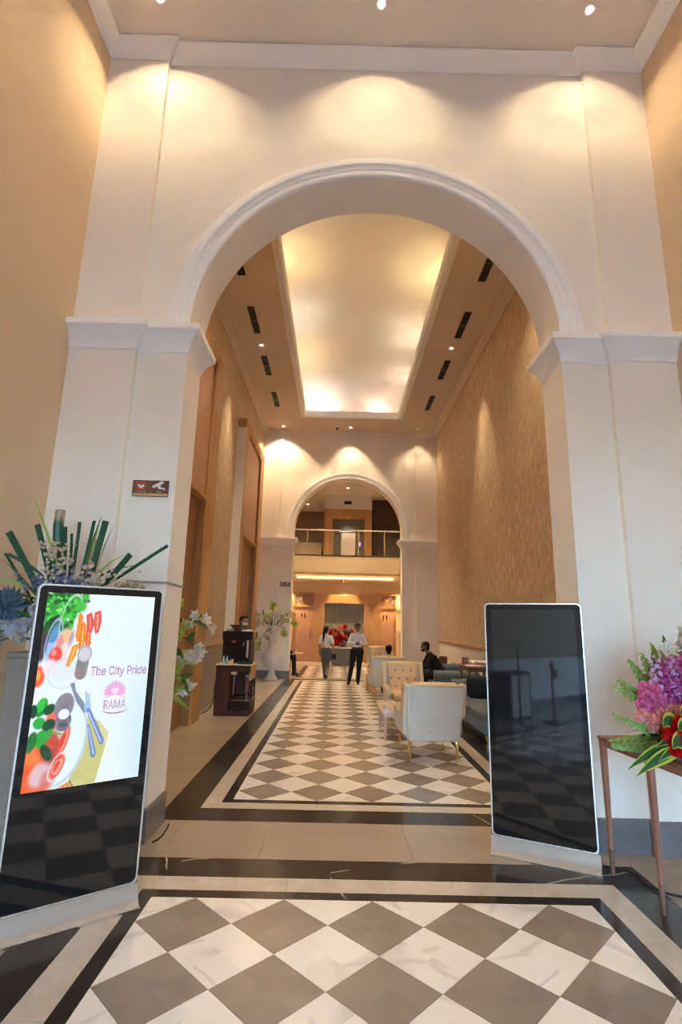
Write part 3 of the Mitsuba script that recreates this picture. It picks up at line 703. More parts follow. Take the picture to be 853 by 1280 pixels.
downlight(-1.45, 23.4, ZU, K_UP * 1.4, WARM2, 'lit downlight over the bench on the gallery', 50, 30, GU, r=.055)

# lower rear wall: mirror portal and two washroom doors
pt = struct('door_6', 'wide wooden portal with a grey mirrored back in the rear wall')
fr = sbox(-1.07, 0, 2.07, 3.07).difference(sbox(-.60, -.1, 1.30, 2.68))
add('frame', extr_y(fr, BY - .30, BY + .02), M_WOOD, pt, smooth=False)
fr = sbox(-.66, 0, 1.36, 2.74).difference(sbox(-.58, -.1, 1.28, 2.66))
add('inner_frame', extr_y(fr, BY - .22, BY + .02), M_WOODP, pt, smooth=False)
for a, b in ((-.58, .02), (.02, .66), (.66, 1.28)):
    add('mirror_pane', box(a + .004, b - .004, BY - .06, BY - .03, .05, 2.66), M_MIRROR, pt, smooth=False)
for n, x0, x1, lab in ((3, -1.97, -1.12, 'left'), (4, 1.88, 2.72, 'right')):
    d = struct(f'door_{n}', f'wooden washroom door at the {lab} of the rear wall')
    fr = sbox(x0 - .10, 0, x1 + .08, 3.16).difference(sbox(x0, -.1, x1, 2.48)).difference(sbox(x0, 2.56, x1, 3.06))
    add('frame', extr_y(fr, BY - .10, BY + .02), M_WOOD, d, smooth=False)
    lf = add('leaf', box(x0, x1, BY - .04, BY + .02, 0.01, 2.48), M_WOODP, d, smooth=False)
    hx = x1 - .12 if n == 3 else x0 + .12
    add('pull_handle', tube([(hx, BY - .04, .95), (hx, BY - .09, .97), (hx, BY - .09, 1.45), (hx, BY - .04, 1.47)], .014), M_BRASS, lf)
    cx_ = (x0 + x1) / 2
    for s in (-1, 1):
        px = cx_ + s * .07 - .02
        f_ = trimesh.creation.icosphere(2, .026); f_.apply_scale((1, .4, 1)); f_.apply_translation((px, BY - .046, 2.16))
        add('pictogram', cat(f_, cbox(px - .032, px + .032, BY - .056, BY - .04, 2.03, 2.125, .012), cbox(px - .016, px + .016, BY - .056, BY - .04, 1.93, 2.04, .006)), M_VENT, lf)
    tr = add('transom_pane', box(x0, x1, BY - .03, BY, 2.56, 3.06), M_WOODD, d, smooth=False)
    rr = np.random.default_rng(n)
    pts = []
    for i in range(9):
        bx_, bz_ = x0 + .08 + rr.random() * (.3 if n == 3 else .7), 2.66 + rr.random() * .3
        a = np.linspace(0, 4.4, 9); r_ = np.linspace(.075, .02, 9)
        pts.append(tube(np.stack([bx_ + r_ * np.cos(a + i), np.full(9, BY - .036), bz_ + r_ * np.sin(a + i)], 1), .011, 5))
    add('scroll_ornament', cat(*pts), M_PAPERW, tr)
GB = 'downlights in the rear hall ceiling'
for x, p, l_ in ((.30, 1.0, 'middle'), (2.95, 1.25, 'right hand'), (-2.35, 1.0, 'left hand')):
    downlight(x, 24.45, ZB0, K_BACK * p, WARM, f'{l_} downlight washing the rear wall', 48, 34, GB, r=.04)
downlight(2.55, 22.5 - 2.0, ZB0, K_BACK * .6, WARM, 'downlight by the right edge of the gallery slab', 45, 30, GB, r=.04)
for x in (-1.2, 1.8):
    downlight(x, 19.0, ZU, K_UP * 5, WARM, f'downlight over the open part of the rear hall, {"left" if x < 0 else "right"} one', 45, 30, GU, disc=0)
# stone mantel with dark niche at the far right
mt = thing('stone_mantel', 'cream stone mantel with a dark niche right of the rear doors', 'fireplace')
fr = sbox(3.0, 0, 4.4, 1.35).difference(sbox(3.20, -.1, 4.2, 1.0))
add('surround', extr_y(fr, BY - .25, BY), M_CREAM, mt, smooth=False)
add('shelf', cbox(2.95, 4.45, BY - .32, BY, 1.35, 1.43, .015), M_CREAM, mt)
add('firebox', box(3.20, 4.2, BY - .06, BY - .01, 0, 1.0), M_DARKWALL, mt, smooth=False)
add('inner_post', cbox(3.20, 3.30, BY - .2, BY - .1, 0, .98, .02), M_WOODD, mt)
tw = thing('bare_branches', 'dark bare branches on the stone mantel at the far right', 'branches')
for k in range(7):
    a = rng.random() * 2 - 1
    add('branch', tube(bez((3.35, BY - .16, 1.445), (3.3 + a * .3, BY - .2, 1.9), (3.15 + a * .55, BY - .25, 2.1 + rng.random() * .9), 7), np.linspace(.012, .004, 7), 5), M_STEM, tw)

# ------------------------------------------------------------------ kiosks
KW, KT, KZ0, KZ1 = .765, .05, .125, 1.935
def kiosk(cx, cy, ang, label, lit):
    t = thing('signage_kiosk', label, 'signage kiosk')
    def put(m): return mv(m, (cx, cy, 0), ang)
    def rr(w, z0, z1, r): return sbox(-w / 2 + r, z0 + r, w / 2 - r, z1 - r).buffer(r, 10)
    # local: x along the width, -y is the front
    fr = rr(KW, KZ0, KZ1, .038).difference(rr(KW - .022, KZ0 + .011, KZ1 - .011, .03))
    add('frame', put(extr_y(fr, -.004, KT)), M_SILVER, t, smooth=25)
    add('back_shell', put(extr_y(rr(KW - .01, KZ0 + .005, KZ1 - .005, .035), .012, KT - .002)), M_GREY, t, smooth=25)
    sw, s0, s1 = .655, .745, 1.882
    gl = rr(KW - .022, KZ0 + .011, KZ1 - .011, .03).difference(sbox(-sw / 2, s0, sw / 2, s1))
    add('glass_front', put(extr_y(gl, 0.0, .010)), M_BLACKGLASS, t, smooth=False)
    if not lit:
        add('screen', put(box(-sw / 2, sw / 2, .0005, .010, s0, s1)), M_SCREENOFF, t, smooth=False)
    else:
        n, m = 240, 416
        u, v = np.meshgrid(np.linspace(0, 1, n), np.linspace(0, 1, m), indexing='ij')
        col = paint_screen(u, v).reshape(-1, 3)
        vx = np.stack([(u - .5) * sw, np.full_like(u, .0008), s0 + v * (s1 - s0)], -1).reshape(-1, 3)
        i, j = np.meshgrid(np.arange(n - 1), np.arange(m - 1), indexing='ij')
        qd = np.stack([i * m + j, (i + 1) * m + j, (i + 1) * m + j + 1, i * m + j + 1], -1).reshape(-1, 4)
        mm = put(trimesh.Trimesh(vx, np.vstack([qd[:, [0, 1, 2]], qd[:, [0, 2, 3]]]), process=False))
        k = add('screen', mm, M_SCREENOFF, t, 'bright screen with vegetables, cutlery and the hotel lettering', smooth=False, color=col)
        scene[k]['emitter'] = {'type': 'area', 'radiance': {'type': 'mesh_attribute', 'name': 'vertex_color'}}
        add('screen_backing', put(box(-sw / 2, sw / 2, .004, .010, s0, s1)), M_BLACK, t, smooth=False)
    # flared foot: front and rear quarter curves
    pr = [(-.012, KZ0 + .004), (-.014, .10), (-.022, .06), (-.04, .028), (-.062, .012), (-.066, .0), (KT + .30, 0.0), (KT + .29, .012), (KT + .18, .03), (KT + .06, .05), (KT + .02, .085), (KT, KZ0 + .004)]
    foot = extr_x(Polygon(pr), -KW / 2 - .008, KW / 2 + .008)
    add('foot', put(foot), M_SILVER2, t, smooth=30)
    add('foot_lip', put(box(-KW / 2 - .012, KW / 2 + .012, -.072, -.060, 0.0, .012)), M_CHROME, t, smooth=False)
    return t

def inside(shape, u, v):
    b = shape.bounds
    k = (u >= b[0]) & (u <= b[2]) & (v >= b[1]) & (v <= b[3])
    out = np.zeros(u.shape, bool); out[k] = shapely.contains_xy(shape, u[k], v[k]); return out

def text_shape(s, h, squeeze=1.0, bold=False):
    m = meshkit.text_mesh(s, h, .01, bold)
    top = m.faces[(m.vertices[m.faces][:, :, 2] > .005).all(1)]
    tri = m.vertices[top][:, :, :2]
    g = shapely.union_all([Polygon(a).buffer(1e-5) for a in tri])
    return affinity.scale(g, squeeze, 1.0, origin=(0, 0))

def paint_screen(u, v):
    """the picture on the screen, in its own coordinates: a laid table seen from above, and the house name"""
    X_, Y_ = u, (1 - v) * 1.735          # square units, Y down
    img = np.ones(u.shape + (3,)) * np.array(srgb(236, 249, 255))
    w = np.clip((u - .72) / .3, 0, 1)[..., None] * np.clip((.95 - v) / .6, 0, 1)[..., None]
    img = img * (1 - .5 * w) + np.array(srgb(176, 224, 255)) * .5 * w
    def ell(cx, cy, a, b, c, rot=0.0, soft=.12, al=1.0):
        nonlocal img
        ca, sa = math.cos(math.radians(rot)), math.sin(math.radians(rot))
        dx, dy = X_ - cx, Y_ - cy
        d = np.sqrt(((dx * ca + dy * sa) / a) ** 2 + ((-dx * sa + dy * ca) / b) ** 2)
        k = (np.clip((1 - d) / soft + .5, 0, 1) * al)[..., None]
        img = img * (1 - k) + np.array(srgb(*c)) * k
    def ring(cx, cy, a, b, c, wdt=.1, rot=0.0, al=.8):
        nonlocal img
        ca, sa = math.cos(math.radians(rot)), math.sin(math.radians(rot))
        dx, dy = X_ - cx, Y_ - cy
        d = np.sqrt(((dx * ca + dy * sa) / a) ** 2 + ((-dx * sa + dy * ca) / b) ** 2)
        k = (np.clip(1 - np.abs(d - 1) / wdt, 0, 1) * al)[..., None]
        img = img * (1 - k) + np.array(srgb(*c)) * k
    def pol(pts, c, al=1.0):
        nonlocal img
        k = inside(Polygon(pts), X_, Y_)[..., None] * al
        img = img * (1 - k) + np.array(srgb(*c)) * k
    def shp(g, c, al=1.0):
        nonlocal img
        k = inside(g, X_, Y_)[..., None] * al
        img = img * (1 - k) + np.array(srgb(*c)) * k
    r = np.random.default_rng(5)
    # parsley bunch in the upper left corner
    for i in range(170):
        q = r.random() ** .8
        cx_, cy_ = r.random() * .36 * (1 - .30 * q), q * .46 * r.random() ** .5
        g = r.random()
        ell(cx_, cy_, .018 + .022 * r.random(), .014 + .02 * r.random(), (10 + 50 * g, 70 + 150 * g, 14 + 50 * g), r.random() * 180, .5)
    for i in range(60):
        g = r.random(); cx_ = .30 * r.random(); ell(cx_, .30 * r.random() * (1 - cx_), .014, .010, (40 + 80 * g, 190 + 60 * g, 60 + 40 * g), r.random() * 180, .5)
    for i in range(14): ell(.10 * r.random(), .22 + .22 * r.random(), .03, .045, (10, 60 + 50 * r.random(), 30), r.random() * 180, .4)
    ell(.02, .50, .035, .14, (70, 40, 60), 5, .4)
    # glasses
    ell(.095, .46, .045, .17, (110, 170, 240), 8, .35, .7); ring(.10, .44, .060, .20, (190, 215, 250), .12, 8)
    ell(.19, .50, .075, .16, (252, 222, 222), 10, .5, .9); ring(.225, .25, .085, .24, (215, 240, 235), .08, 8, .8); ell(.295, .32, .04, .22, (245, 248, 255), 12, .5, .85)
    ell(.165, .44, .03, .08, (240, 120, 110), 20, .4, .8); ell(.215, .40, .045, .06, (255, 200, 150), 0, .5, .9); ell(.25, .42, .02, .08, (90, 90, 160), 10, .5, .5)
    # tomatoes, peppers, carrots
    ell(.132, .57, .055, .075, (238, 70, 58), 10, .3); ell(.115, .55, .02, .03, (255, 150, 140), 0, .8)
    ell(.012, .76, .055, .095, (246, 92, 40), 0, .3); ell(.01, .75, .02, .045, (252, 170, 80), 0, .8)
    ell(.10, .68, .06, .07, (255, 232, 242), 0, .5, .9); ell(.22, .72, .10, .10, (226, 236, 246), 0, .3, .8); ring(.22, .74, .13, .13, (206, 220, 240), .10)
    pol([(.29, .17), (.325, .20), (.345, .42), (.30, .46), (.28, .40)], (246, 150, 40)); pol([(.315, .30), (.345, .26), (.36, .30), (.375, .44), (.35, .53), (.315, .52)], (245, 130, 30)); pol([(.335, .30), (.345, .30), (.355, .50), (.34, .51)], (250, 200, 90))
    pol([(.365, .25), (.40, .27), (.425, .47), (.40, .52), (.375, .50)], (240, 100, 40)); pol([(.385, .29), (.395, .29), (.405, .48), (.395, .49)], (255, 175, 120))
    pol([(.265, .49), (.315, .47), (.305, .58), (.255, .68), (.23, .67)], (248, 150, 40)); pol([(.285, .50), (.297, .50), (.265, .65), (.255, .65)], (255, 205, 110))
    pol([(.355, .20), (.40, .17), (.435, .27), (.42, .37), (.38, .36)], (232, 84, 80)); pol([(.43, .17), (.485, .15), (.50, .26), (.485, .36), (.455, .38), (.43, .30)], (236, 92, 84)); pol([(.45, .19), (.465, .19), (.475, .33), (.46, .34)], (255, 165, 150)); pol([(.385, .21), (.395, .21), (.41, .33), (.40, .34)], (255, 160, 140))
    ell(.30, .12, .05, .05, (70, 200, 70), 0, .5)
    # tumblers
    for i in range(10): ell(.365 + .001 * i, .745 - .012 * i, .052, .055, (150 - 3 * i, 128, 130), 0, .15)
    for i in range(5): ring(.367, .745 - .02 * i, .050, .03, (186, 172, 178), .14, 0, .5)
    ell(.382, .562, .064, .080, (176, 172, 186), 0, .12); ell(.382, .566, .050, .064, (214, 214, 224), 0, .3)
    # napkin, plate, cutlery
    pol([(.48, 1.10), (.68, 1.30), (.66, 1.42), (.60, 1.735), (.36, 1.735), (.44, 1.4)], (206, 204, 130))
    pol([(.56, 1.16), (.68, 1.30), (.66, 1.42)], (222, 220, 160))
    ell(.255, 1.345, .235, .385, (196, 214, 230), 6, .06); ell(.245, 1.335, .222, .37, (232, 248, 255), 6, .08)
    pol([(.285, .83), (.325, .825), (.345, .90), (.465, 1.06), (.44, 1.11), (.355, .99)], (112, 128, 158), .9)
    for k in range(4): pol([(.425 + .013 * k, .905 + .008 * k), (.433 + .013 * k, .905 + .008 * k), (.453 + .009 * k, 1.03), (.446 + .009 * k, 1.03)], (150, 190, 235))
    ell(.462, 1.05, .030, .05, (165, 200, 240), 0, .3)
    pol([(.450, 1.07), (.485, 1.06), (.645, 1.36), (.635, 1.40), (.605, 1.395)], (118, 146, 205)); pol([(.472, 1.10), (.480, 1.095), (.622, 1.375), (.614, 1.38)], (205, 225, 250))
    pol([(.475, 1.20), (.50, 1.22), (.588, 1.47), (.572, 1.51), (.54, 1.50)], (118, 146, 205)); pol([(.487, 1.23), (.494, 1.23), (.570, 1.48), (.562, 1.485)], (205, 225, 250))
    # vegetables in the lower left
    for cx_, cy_, a, b, c in ((.07, 1.55, .13, .22, (242, 98, 44)), (.04, 1.48, .08, .16, (246, 130, 60)), (.20, 1.40, .08, .14, (190, 66, 50)), (.15, 1.32, .09, .10, (205, 80, 60)), (.02, 1.66, .10, .16, (240, 92, 20)), (.18, 1.15, .06, .10, (250, 112, 90)), (.12, 1.70, .10, .08, (238, 110, 60))):
        ell(cx_, cy_, a, b, c, 0, .5)
    ell(.13, 1.60, .075, .10, (225, 205, 215), 20, .5, .85); ell(.20, 1.64, .06, .09, (220, 120, 115), 20, .5, .8)
    for cx_, cy_, a, b, rot in ((.292, 1.335, .036, .135, 14), (.27, 1.545, .044, .105, 20)):
        ell(cx_, cy_, a, b, (236, 74, 58), rot, .2); ell(cx_ + .006, cy_, a * .55, b * .75, (255, 150, 120), rot, .5); ell(cx_ - .004, cy_ - .01, a * .25, b * .6, (226, 50, 40), rot, .5)
    ring(.262, 1.55, .055, .12, (255, 225, 225), .16, 20); ring(.262, 1.55, .03, .06, (250, 190, 180), .2, 20)
    pol([(.28, 1.735), (.37, 1.69), (.40, 1.735)], (240, 140, 60)); pol([(.375, 1.68), (.385, 1.68), (.42, 1.735), (.405, 1.735)], (160, 80, 50))
    pol([(.12, 1.23), (.13, 1.215), (.27, 1.265), (.27, 1.285)], (140, 170, 60)); pol([(.13, 1.36), (.142, 1.355), (.21, 1.49), (.198, 1.50)], (150, 180, 70))
    for cx_, cy_, a, b, rot, c in ((.075, 1.03, .045, .085, 15, (24, 150, 40)), (.068, 1.01, .033, .065, 15, (40, 200, 60)), (.015, 1.06, .03, .06, 0, (16, 70, 30)), (.14, 1.05, .04, .055, 40, (20, 80, 34)), (.073, 1.165, .05, .05, 0, (36, 180, 58)), (.153, 1.19, .05, .06, 30, (20, 76, 36)), (.102, 1.30, .05, .075, 10, (30, 178, 52)), (.15, 1.28, .03, .07, 30, (60, 170, 70)), (.03, 1.32, .04, .09, 10, (38, 120, 50)), (.16, 1.42, .04, .08, -30, (18, 70, 34))):
        ell(cx_, cy_, a, b, c, rot, .2)
    ell(.268, 1.165, .066, .085, (96, 88, 104), 8, .1)
    for k in range(4): ring(.268, 1.17 + .015 * k, .058, .05, (170, 165, 178), .12, 0, .6)
    ell(.262, 1.03, .080, .118, (132, 124, 142), 8, .08)
    for k in range(5): ring(.264, 1.03, .072 - .010 * k, .108 - .018 * k, (176, 170, 184), .07, 8, .6)
    ell(.266, 1.10, .046, .045, (238, 244, 255), 0, .2)
    # lettering
    tcol = (184, 138, 186)
    g = text_shape('The City Pride', .080, .80).buffer(.0015); b = g.bounds
    g = affinity.scale(affinity.translate(g, -b[0], 0), .530 / (b[2] - b[0]), 1, origin=(0, 0))
    serif = [sbox(x - .011, -.004, x + .011, .003) for x in (.030, .076, .094, .368)]
    g = shapely.union_all([g] + serif)
    g = affinity.translate(affinity.scale(g, 1, -1, origin=(0, 0)), .452, .765); shp(g, tcol)
    for k, a in enumerate(np.linspace(-84, 84, 11)):
        L = .135 - .030 * abs(a) / 84
        pet = affinity.rotate(affinity.translate(affinity.scale(shapely.geometry.Point(0, 0).buffer(1), .018, L / 2), 0, -L / 2), a, origin=(0, 0))
        shp(affinity.translate(pet, .697, .950), (240, 172, 228), .9)
    for k, a in enumerate((-40, -14, 14, 40)):
        pet = affinity.rotate(affinity.translate(affinity.scale(shapely.geometry.Point(0, 0).buffer(1), .012, .03), 0, -.03), a, origin=(0, 0))
        shp(affinity.translate(pet, .697, .945), (250, 226, 248))
    for s in (-1, 1):
        shp(affinity.translate(affinity.rotate(affinity.scale(shapely.geometry.Point(0, 0).buffer(1), .06, .006), s * 18), .70 + s * .06, .968), (240, 200, 232))
    g = text_shape('RAMA', .080, .78); b = g.bounds
    g = affinity.scale(affinity.translate(g, -b[0], 0), .205 / (b[2] - b[0]), 1, origin=(0, 0))
    shp(affinity.translate(affinity.scale(g, 1, -1, origin=(0, 0)), .605, 1.082), (196, 132, 186))
    shp(sbox(.611, 1.01, .618, 1.10), (196, 132, 186))
    a = np.linspace(.10, PI - .10, 24)
    outer = [(.715 + .125 * math.cos(t_), 1.080 + .052 * math.sin(t_)) for t_ in a]; inner = [(.715 + .125 * math.cos(t_), 1.080 + .038 * math.sin(t_)) for t_ in a[::-1]]
    shp(Polygon(outer + inner), (196, 132, 186))
    return img / 8
kiosk(-1.515, 3.44, math.radians(37.1), 'white edged kiosk with a bright lit screen of vegetables, in front of the left pillar', True)
kiosk(1.615, 4.385, math.radians(-26.7), 'white edged kiosk with a dark switched off screen, in front of the right pillar', False)

# ------------------------------------------------------------------ furniture
def place(parts, x, y, rz):
    return [(n, mv(m, (x, y, 0), rz), mat, sub) for n, m, mat, sub in parts]
def build(t, parts):
    last = {}
    for n, m, mat, sub in parts:
        k = add(n, m, mat, last[sub] if sub else t)
        last[n] = k

def slant_hull(b0, b1, r, seg=10):
    """rounded block between two rectangles: (x0,x1,y0,y1,z) at the bottom and the top"""
    S = m3.Manifold.sphere(r, seg)
    P_ = []
    for x0, x1, y0, y1, z in (b0, b1):
        P_ += [S.translate((x, y, z)) for x in (x0 + r, x1 - r) for y in (y0 + r, y1 - r)]
    return tm(m3.Manifold.batch_hull(P_))

def cab_leg(x, y, h, sx, sy, r=.022):
    p = bez((x, y, h), (x + sx * .035, y + sy * .03, h * .62), (x - sx * .004, y, .03), 8)
    p = np.vstack([p, [[x + sx * .02, y + sy * .015, .012], [x + sx * .022, y + sy * .016, 0.0]]])
    return tube(p, np.array([1.25, 1.3, 1.15, .95, .8, .7, .62, .58, .75, .8]) * r, 8)

def armchair(x, y, deg, label, top=.99, w=.78):
    """front toward +y before turning"""
    t = thing('armchair', label, 'armchair', 'ivory armchairs of the lounge')
    L, h = [], w / 2
    L.append(('seat_base', slant_hull((-h + .04, h - .04, -.34, .40, .285), (-h, h, -.36, .42, .40), .025), M_IVORY, None))
    L.append(('seat_cushion', slant_hull((-h + .10, h - .10, -.22, .42, .42), (-h + .10, h - .10, -.22, .43, .50), .04), M_TUFT, None))
    L.append(('backrest', slant_hull((-h + .035, h - .035, -.40, -.30, .285), (-h - .01, h + .01, -.56, -.42, top - .03), .03), M_IVORY, None))
    L.append(('back_padding', slant_hull((-h + .12, h - .12, -.36, -.19, .46), (-h + .06, h - .06, -.50, -.33, top - .02), .045), M_TUFT, 'backrest'))
    for r_, (zz, n) in enumerate(((.60, 3), (.74, 4), (.88, 3))):
        for c in range(n):
            f = (zz - .46) / (top - .48)
            bx = (c - (n - 1) / 2) * .15
            b = trimesh.creation.icosphere(1, .016); b.apply_scale((1, .6, 1)); b.apply_translation((bx, -.19 - .14 * f + .004, zz))
            L.append(('button', b, M_BUTTON, 'backrest'))
            L.append(('fold', tube([(bx - .05, -.195 - .14 * f, zz + .055), (bx, -.186 - .14 * f, zz), (bx + .05, -.195 - .14 * f, zz + .055)], .0045, 5), M_TUFT, 'backrest'))
    L.append(('top_piping', tube([(-h + .02, -.55, top - .004), (0, -.555, top + .002), (h - .02, -.55, top - .004)], .014, 8), M_IVORYTOP, 'backrest'))
    for s in (-1, 1):
        L.append(('wing', slant_hull((s * h - .04, s * h + .04, -.42, -.20, .58), (s * h - .035, s * h + .035, -.54, -.34, top - .01), .03), M_IVORYTOP, None))
        L.append(('arm', slant_hull((s * (h - .03) - .05, s * (h - .03) + .05, -.34, .36, .36), (s * (h - .03) - .052, s * (h - .03) + .052, -.34, .38, .56), .05), M_IVORY, None))
        roll = trimesh.creation.cylinder(.058, .72, sections=20, transform=trimesh.transformations.rotation_matrix(PI / 2, (1, 0, 0))); roll.apply_translation((s * (h - .028), .03, .57))
        L.append(('arm_roll', roll, M_IVORYTOP, 'arm'))
    for sx in (-1, 1):
        for yy, sy in ((.36, 1), (-.34, -1)):
            L.append(('leg', cab_leg(sx * (h - .08), yy, .275, sx, sy), M_GOLD, None))
    build(t, place(L, x, y, math.radians(deg)))
    return t
armchair(1.285, 7.62, 3, 'ivory armchair with gold legs seen from behind, nearest the dark kiosk', .975, .76)
armchair(1.30, 10.12, 180, 'cream button tufted armchair facing the camera behind the near armchair', 1.02, .72)
armchair(1.27, 13.65, 2, 'ivory armchair seen from behind, past the tufted armchair', .95, .80)
armchair(1.30, 15.62, 178, 'cream button tufted armchair facing the camera behind the standing man', 1.08, .74)

def coffee_table(x0, x1, y0, y1, h, label):
    t = thing('coffee_table', label, 'coffee table', 'low stone topped tables between the armchairs')
    pl = sbox(x0 + .05, y0 + .05, x1 - .05, y1 - .05).buffer(.05, 6)
    add('tabletop', mv(extr(pl, .025), (0, 0, h - .025)), M_ONYX, t)
    add('apron', mv(extr(pl.buffer(-.02), .05), (0, 0, h - .075)), M_PINKST, t)
    for x, sx in ((x0 + .07, -1), (x1 - .07, 1)):
        for y, sy in ((y0 + .07, -1), (y1 - .07, 1)):
            add('leg', tube([(x, y, h - .04), (x, y, h * .55), (x + sx * .01, y + sy * .01, .02), (x + sx * .01, y + sy * .01, 0)], [.036, .030, .016, .016], 8), M_PINKST, t)
    return t
coffee_table(.72, 1.40, 8.42, 9.50, .435, 'low cream stone table between the near armchair and the tufted one')
coffee_table(.80, 1.45, 14.35, 14.98, .45, 'low stone table between the two far armchairs')

def sofa(x, y, deg, L_, label, cush, arms=(-1, 1)):
    """seat opens toward -x before turning; long side along y"""
    t = thing('chesterfield_sofa', label, 'sofa', 'blue velvet sofas along the right wall')
    d, h, S = 1.02, L_ / 2, []
    S.append(('base', rbox(.06, d, -h, h, .13, .33, .03), M_BLUEARM, None))
    n = 2 if L_ < 2.1 else 3
    e = np.linspace(-h + (.2 if -1 in arms else .01), h - .2, n + 1)
    for a, b in zip(e[:-1], e[1:]): S.append(('seat_cushion', rbox(.03, d - .22, a + .006, b - .006, .31, .46, .045), M_BLUE, None))
    S.append(('backrest', rbox(d - .26, d - .04, -h + .05, h - .05, .30, .70, .05), M_BLUE, None))
    ro = trimesh.creation.cylinder(.115, L_ - .08, sections=20, transform=trimesh.transformations.rotation_matrix(PI / 2, (1, 0, 0))); ro.apply_translation((d - .12, 0, .665))
    S.append(('back_roll', ro, M_BLUE, 'backrest'))
    for zz in (.50, .60):
        for k in range(int(L_ / .2) - 2):
            b = trimesh.creation.icosphere(1, .016); b.apply_translation((d - .262, -h + .3 + k * .2 + (.1 if zz > .55 else 0), zz))
            S.append(('button', b, M_NAVY, 'backrest'))
    for s in arms:
        S.append(('arm', rbox(.03, d - .06, s * (h - .10) - .095, s * (h - .10) + .095, .13, .64, .04), M_BLUEARM, None))
        r2 = trimesh.creation.cylinder(.115, d - .12, sections=20, transform=trimesh.transformations.rotation_matrix(PI / 2, (0, 1, 0))); r2.apply_translation((.03 + (d - .12) / 2 - .03, s * (h - .09), .645))
        S.append(('arm_roll', r2, M_BLUE, 'arm'))
        for zz in (.52, .62):
            for k in range(3):
                b = trimesh.creation.icosphere(1, .016); b.apply_translation((.22 + k * .18 + (.09 if zz > .6 else 0), s * (h - .205), zz))
                S.append(('button', b, M_NAVY, 'arm'))
    for sx in (.14, d - .1):
        for s in (-1, 1):
            S.append(('foot', tube([(sx, s * (h - .12), .14), (sx, s * (h - .12), .05), (sx, s * (h - .12), .0)], [.03, .024, .018], 8), M_BRASS, None))
    build(t, place(S, x, y, math.radians(deg)))
    for cx_, cy_, cz_, rz, tilt, lab, m_ in cush:
        c = thing('cushion', lab, 'cushion')
        k = trimesh.creation.icosphere(3, 1.0); v = k.vertices
        v = np.sign(v) * np.abs(v) ** .55; v[:, 0] *= .5 * .16 * (1.1 - .55 * (v[:, 1] ** 2 + v[:, 2] ** 2) / 2); v[:, 1] *= .21; v[:, 2] *= .21
        k.vertices = v
        k = mv(mv(k, (0, 0, 0), 0, 1, 0, tilt), (cx_, cy_, cz_), rz)
        add('body', k, m_, c); 
        add('piping', mv(mv(tube(np.array([(0, .21 * math.copysign(abs(math.cos(a)) ** .5, math.cos(a)), .21 * math.copysign(abs(math.sin(a)) ** .5, math.sin(a))) for a in np.linspace(0, 2 * PI, 33)]), .006, 5), (0, 0, 0), 0, 1, 0, tilt), (cx_, cy_, cz_), rz), m_, c)
    return t
sofa(2.20, 9.36, 0, 2.06, 'blue velvet sofa nearest the dark kiosk', [(2.62, 9.93, .655, math.radians(68), -.3, 'black cushion leaning on the far arm of the near blue sofa', M_NAVY)], arms=(1,))
sofa(2.22, 13.22, 0, 2.30, 'blue velvet sofa farther down the right wall with a man on it', [(2.72, 12.58, .67, math.radians(-60), .35, 'dark blue cushion near the arm of the farther sofa', M_BLUE), (2.80, 13.02, .68, math.radians(-12), .30, 'slate cushion at the back of the farther sofa', M_BLUEARM), (2.62, 14.05, .66, math.radians(40), -.3, 'dark cushion at the far arm of the farther sofa', M_NAVY)])
bg = thing('brown_bag', 'small brown bag standing on the backrest of the farther sofa', 'bag')
add('body', rbox(2.72, 2.92, 14.06, 14.18, .775, .96, .025), prin('brown_leather', (0.16, 0.055, 0.04), .5, .4), bg)
add('flap', rbox(2.725, 2.915, 14.045, 14.075, .88, .955, .012), 'mat_brown_leather', bg)

# side table with magazines between the sofas
st = thing('side_table', 'tall brown side table with papers between the two blue sofas', 'side table')
zx = .955
add('tabletop', cbox(2.62, 3.22, 10.75, 11.55, zx - .035, zx, .008), M_TABLEWOOD, st)
add('apron', box(2.66, 3.18, 10.79, 11.51, zx - .10, zx - .035), M_TABLEWOOD, st, smooth=False)
for x in (2.68, 3.16):
    for y in (10.81, 11.49): add('leg', tube([(x, y, zx - .04), (x, y, .4), (x, y, 0)], [.03, .026, .018], 8), M_TABLEWOOD, st)
add('shelf', cbox(2.66, 3.18, 10.79, 11.51, .25, .275, .006), M_TABLEWOOD, st)
b = thing('open_magazine', 'open magazine with white curled pages on the side table', 'magazine')
a = np.linspace(0, 1, 9)
for s, nm in ((-1, 'page'), (1, 'page')):
    top = np.stack([s * .19 * a, .030 + .055 * np.sin(a * PI * .8)], 1)
    poly = Polygon(np.vstack([top, top[::-1] * [1, 1] - [0, .012]]))
    m = extr_x(affinity.translate(poly, 0, 0), -.14, .14)
    add(nm, mv(m, (2.95, 11.16, zx + .011), .5), M_PAPERW, b)
add('cover', mv(cbox(-.15, .15, -.20, .20, 0, .010, .003), (2.95, 11.16, zx + .001), .5), M_PINKPAPER, b)
b = thing('magazine', 'pink covered magazine at the front corner of the side table', 'magazine')
add('cover', mv(cbox(-.13, .13, -.10, .10, 0, .012, .003), (2.76, 10.86, zx + .001), .2), M_PINKPAPER, b)
add('pages', mv(cbox(-.125, .125, -.095, .095, .002, .022, .003), (2.76, 10.86, zx + .001), .2), M_PAPERW, b)
b = thing('red_box', 'small reddish box behind the open magazine on the side table', 'box')
add('carton', mv(cbox(-.06, .06, -.04, .04, 0, .13, .006), (2.74, 11.38, zx), .3), prin('brick_red', (0.30, 0.13, 0.11), .6, .3), b)
add('lid', mv(cbox(-.064, .064, -.044, .044, .12, .145, .005), (2.74, 11.38, zx), .3), 'mat_brick_red', b)

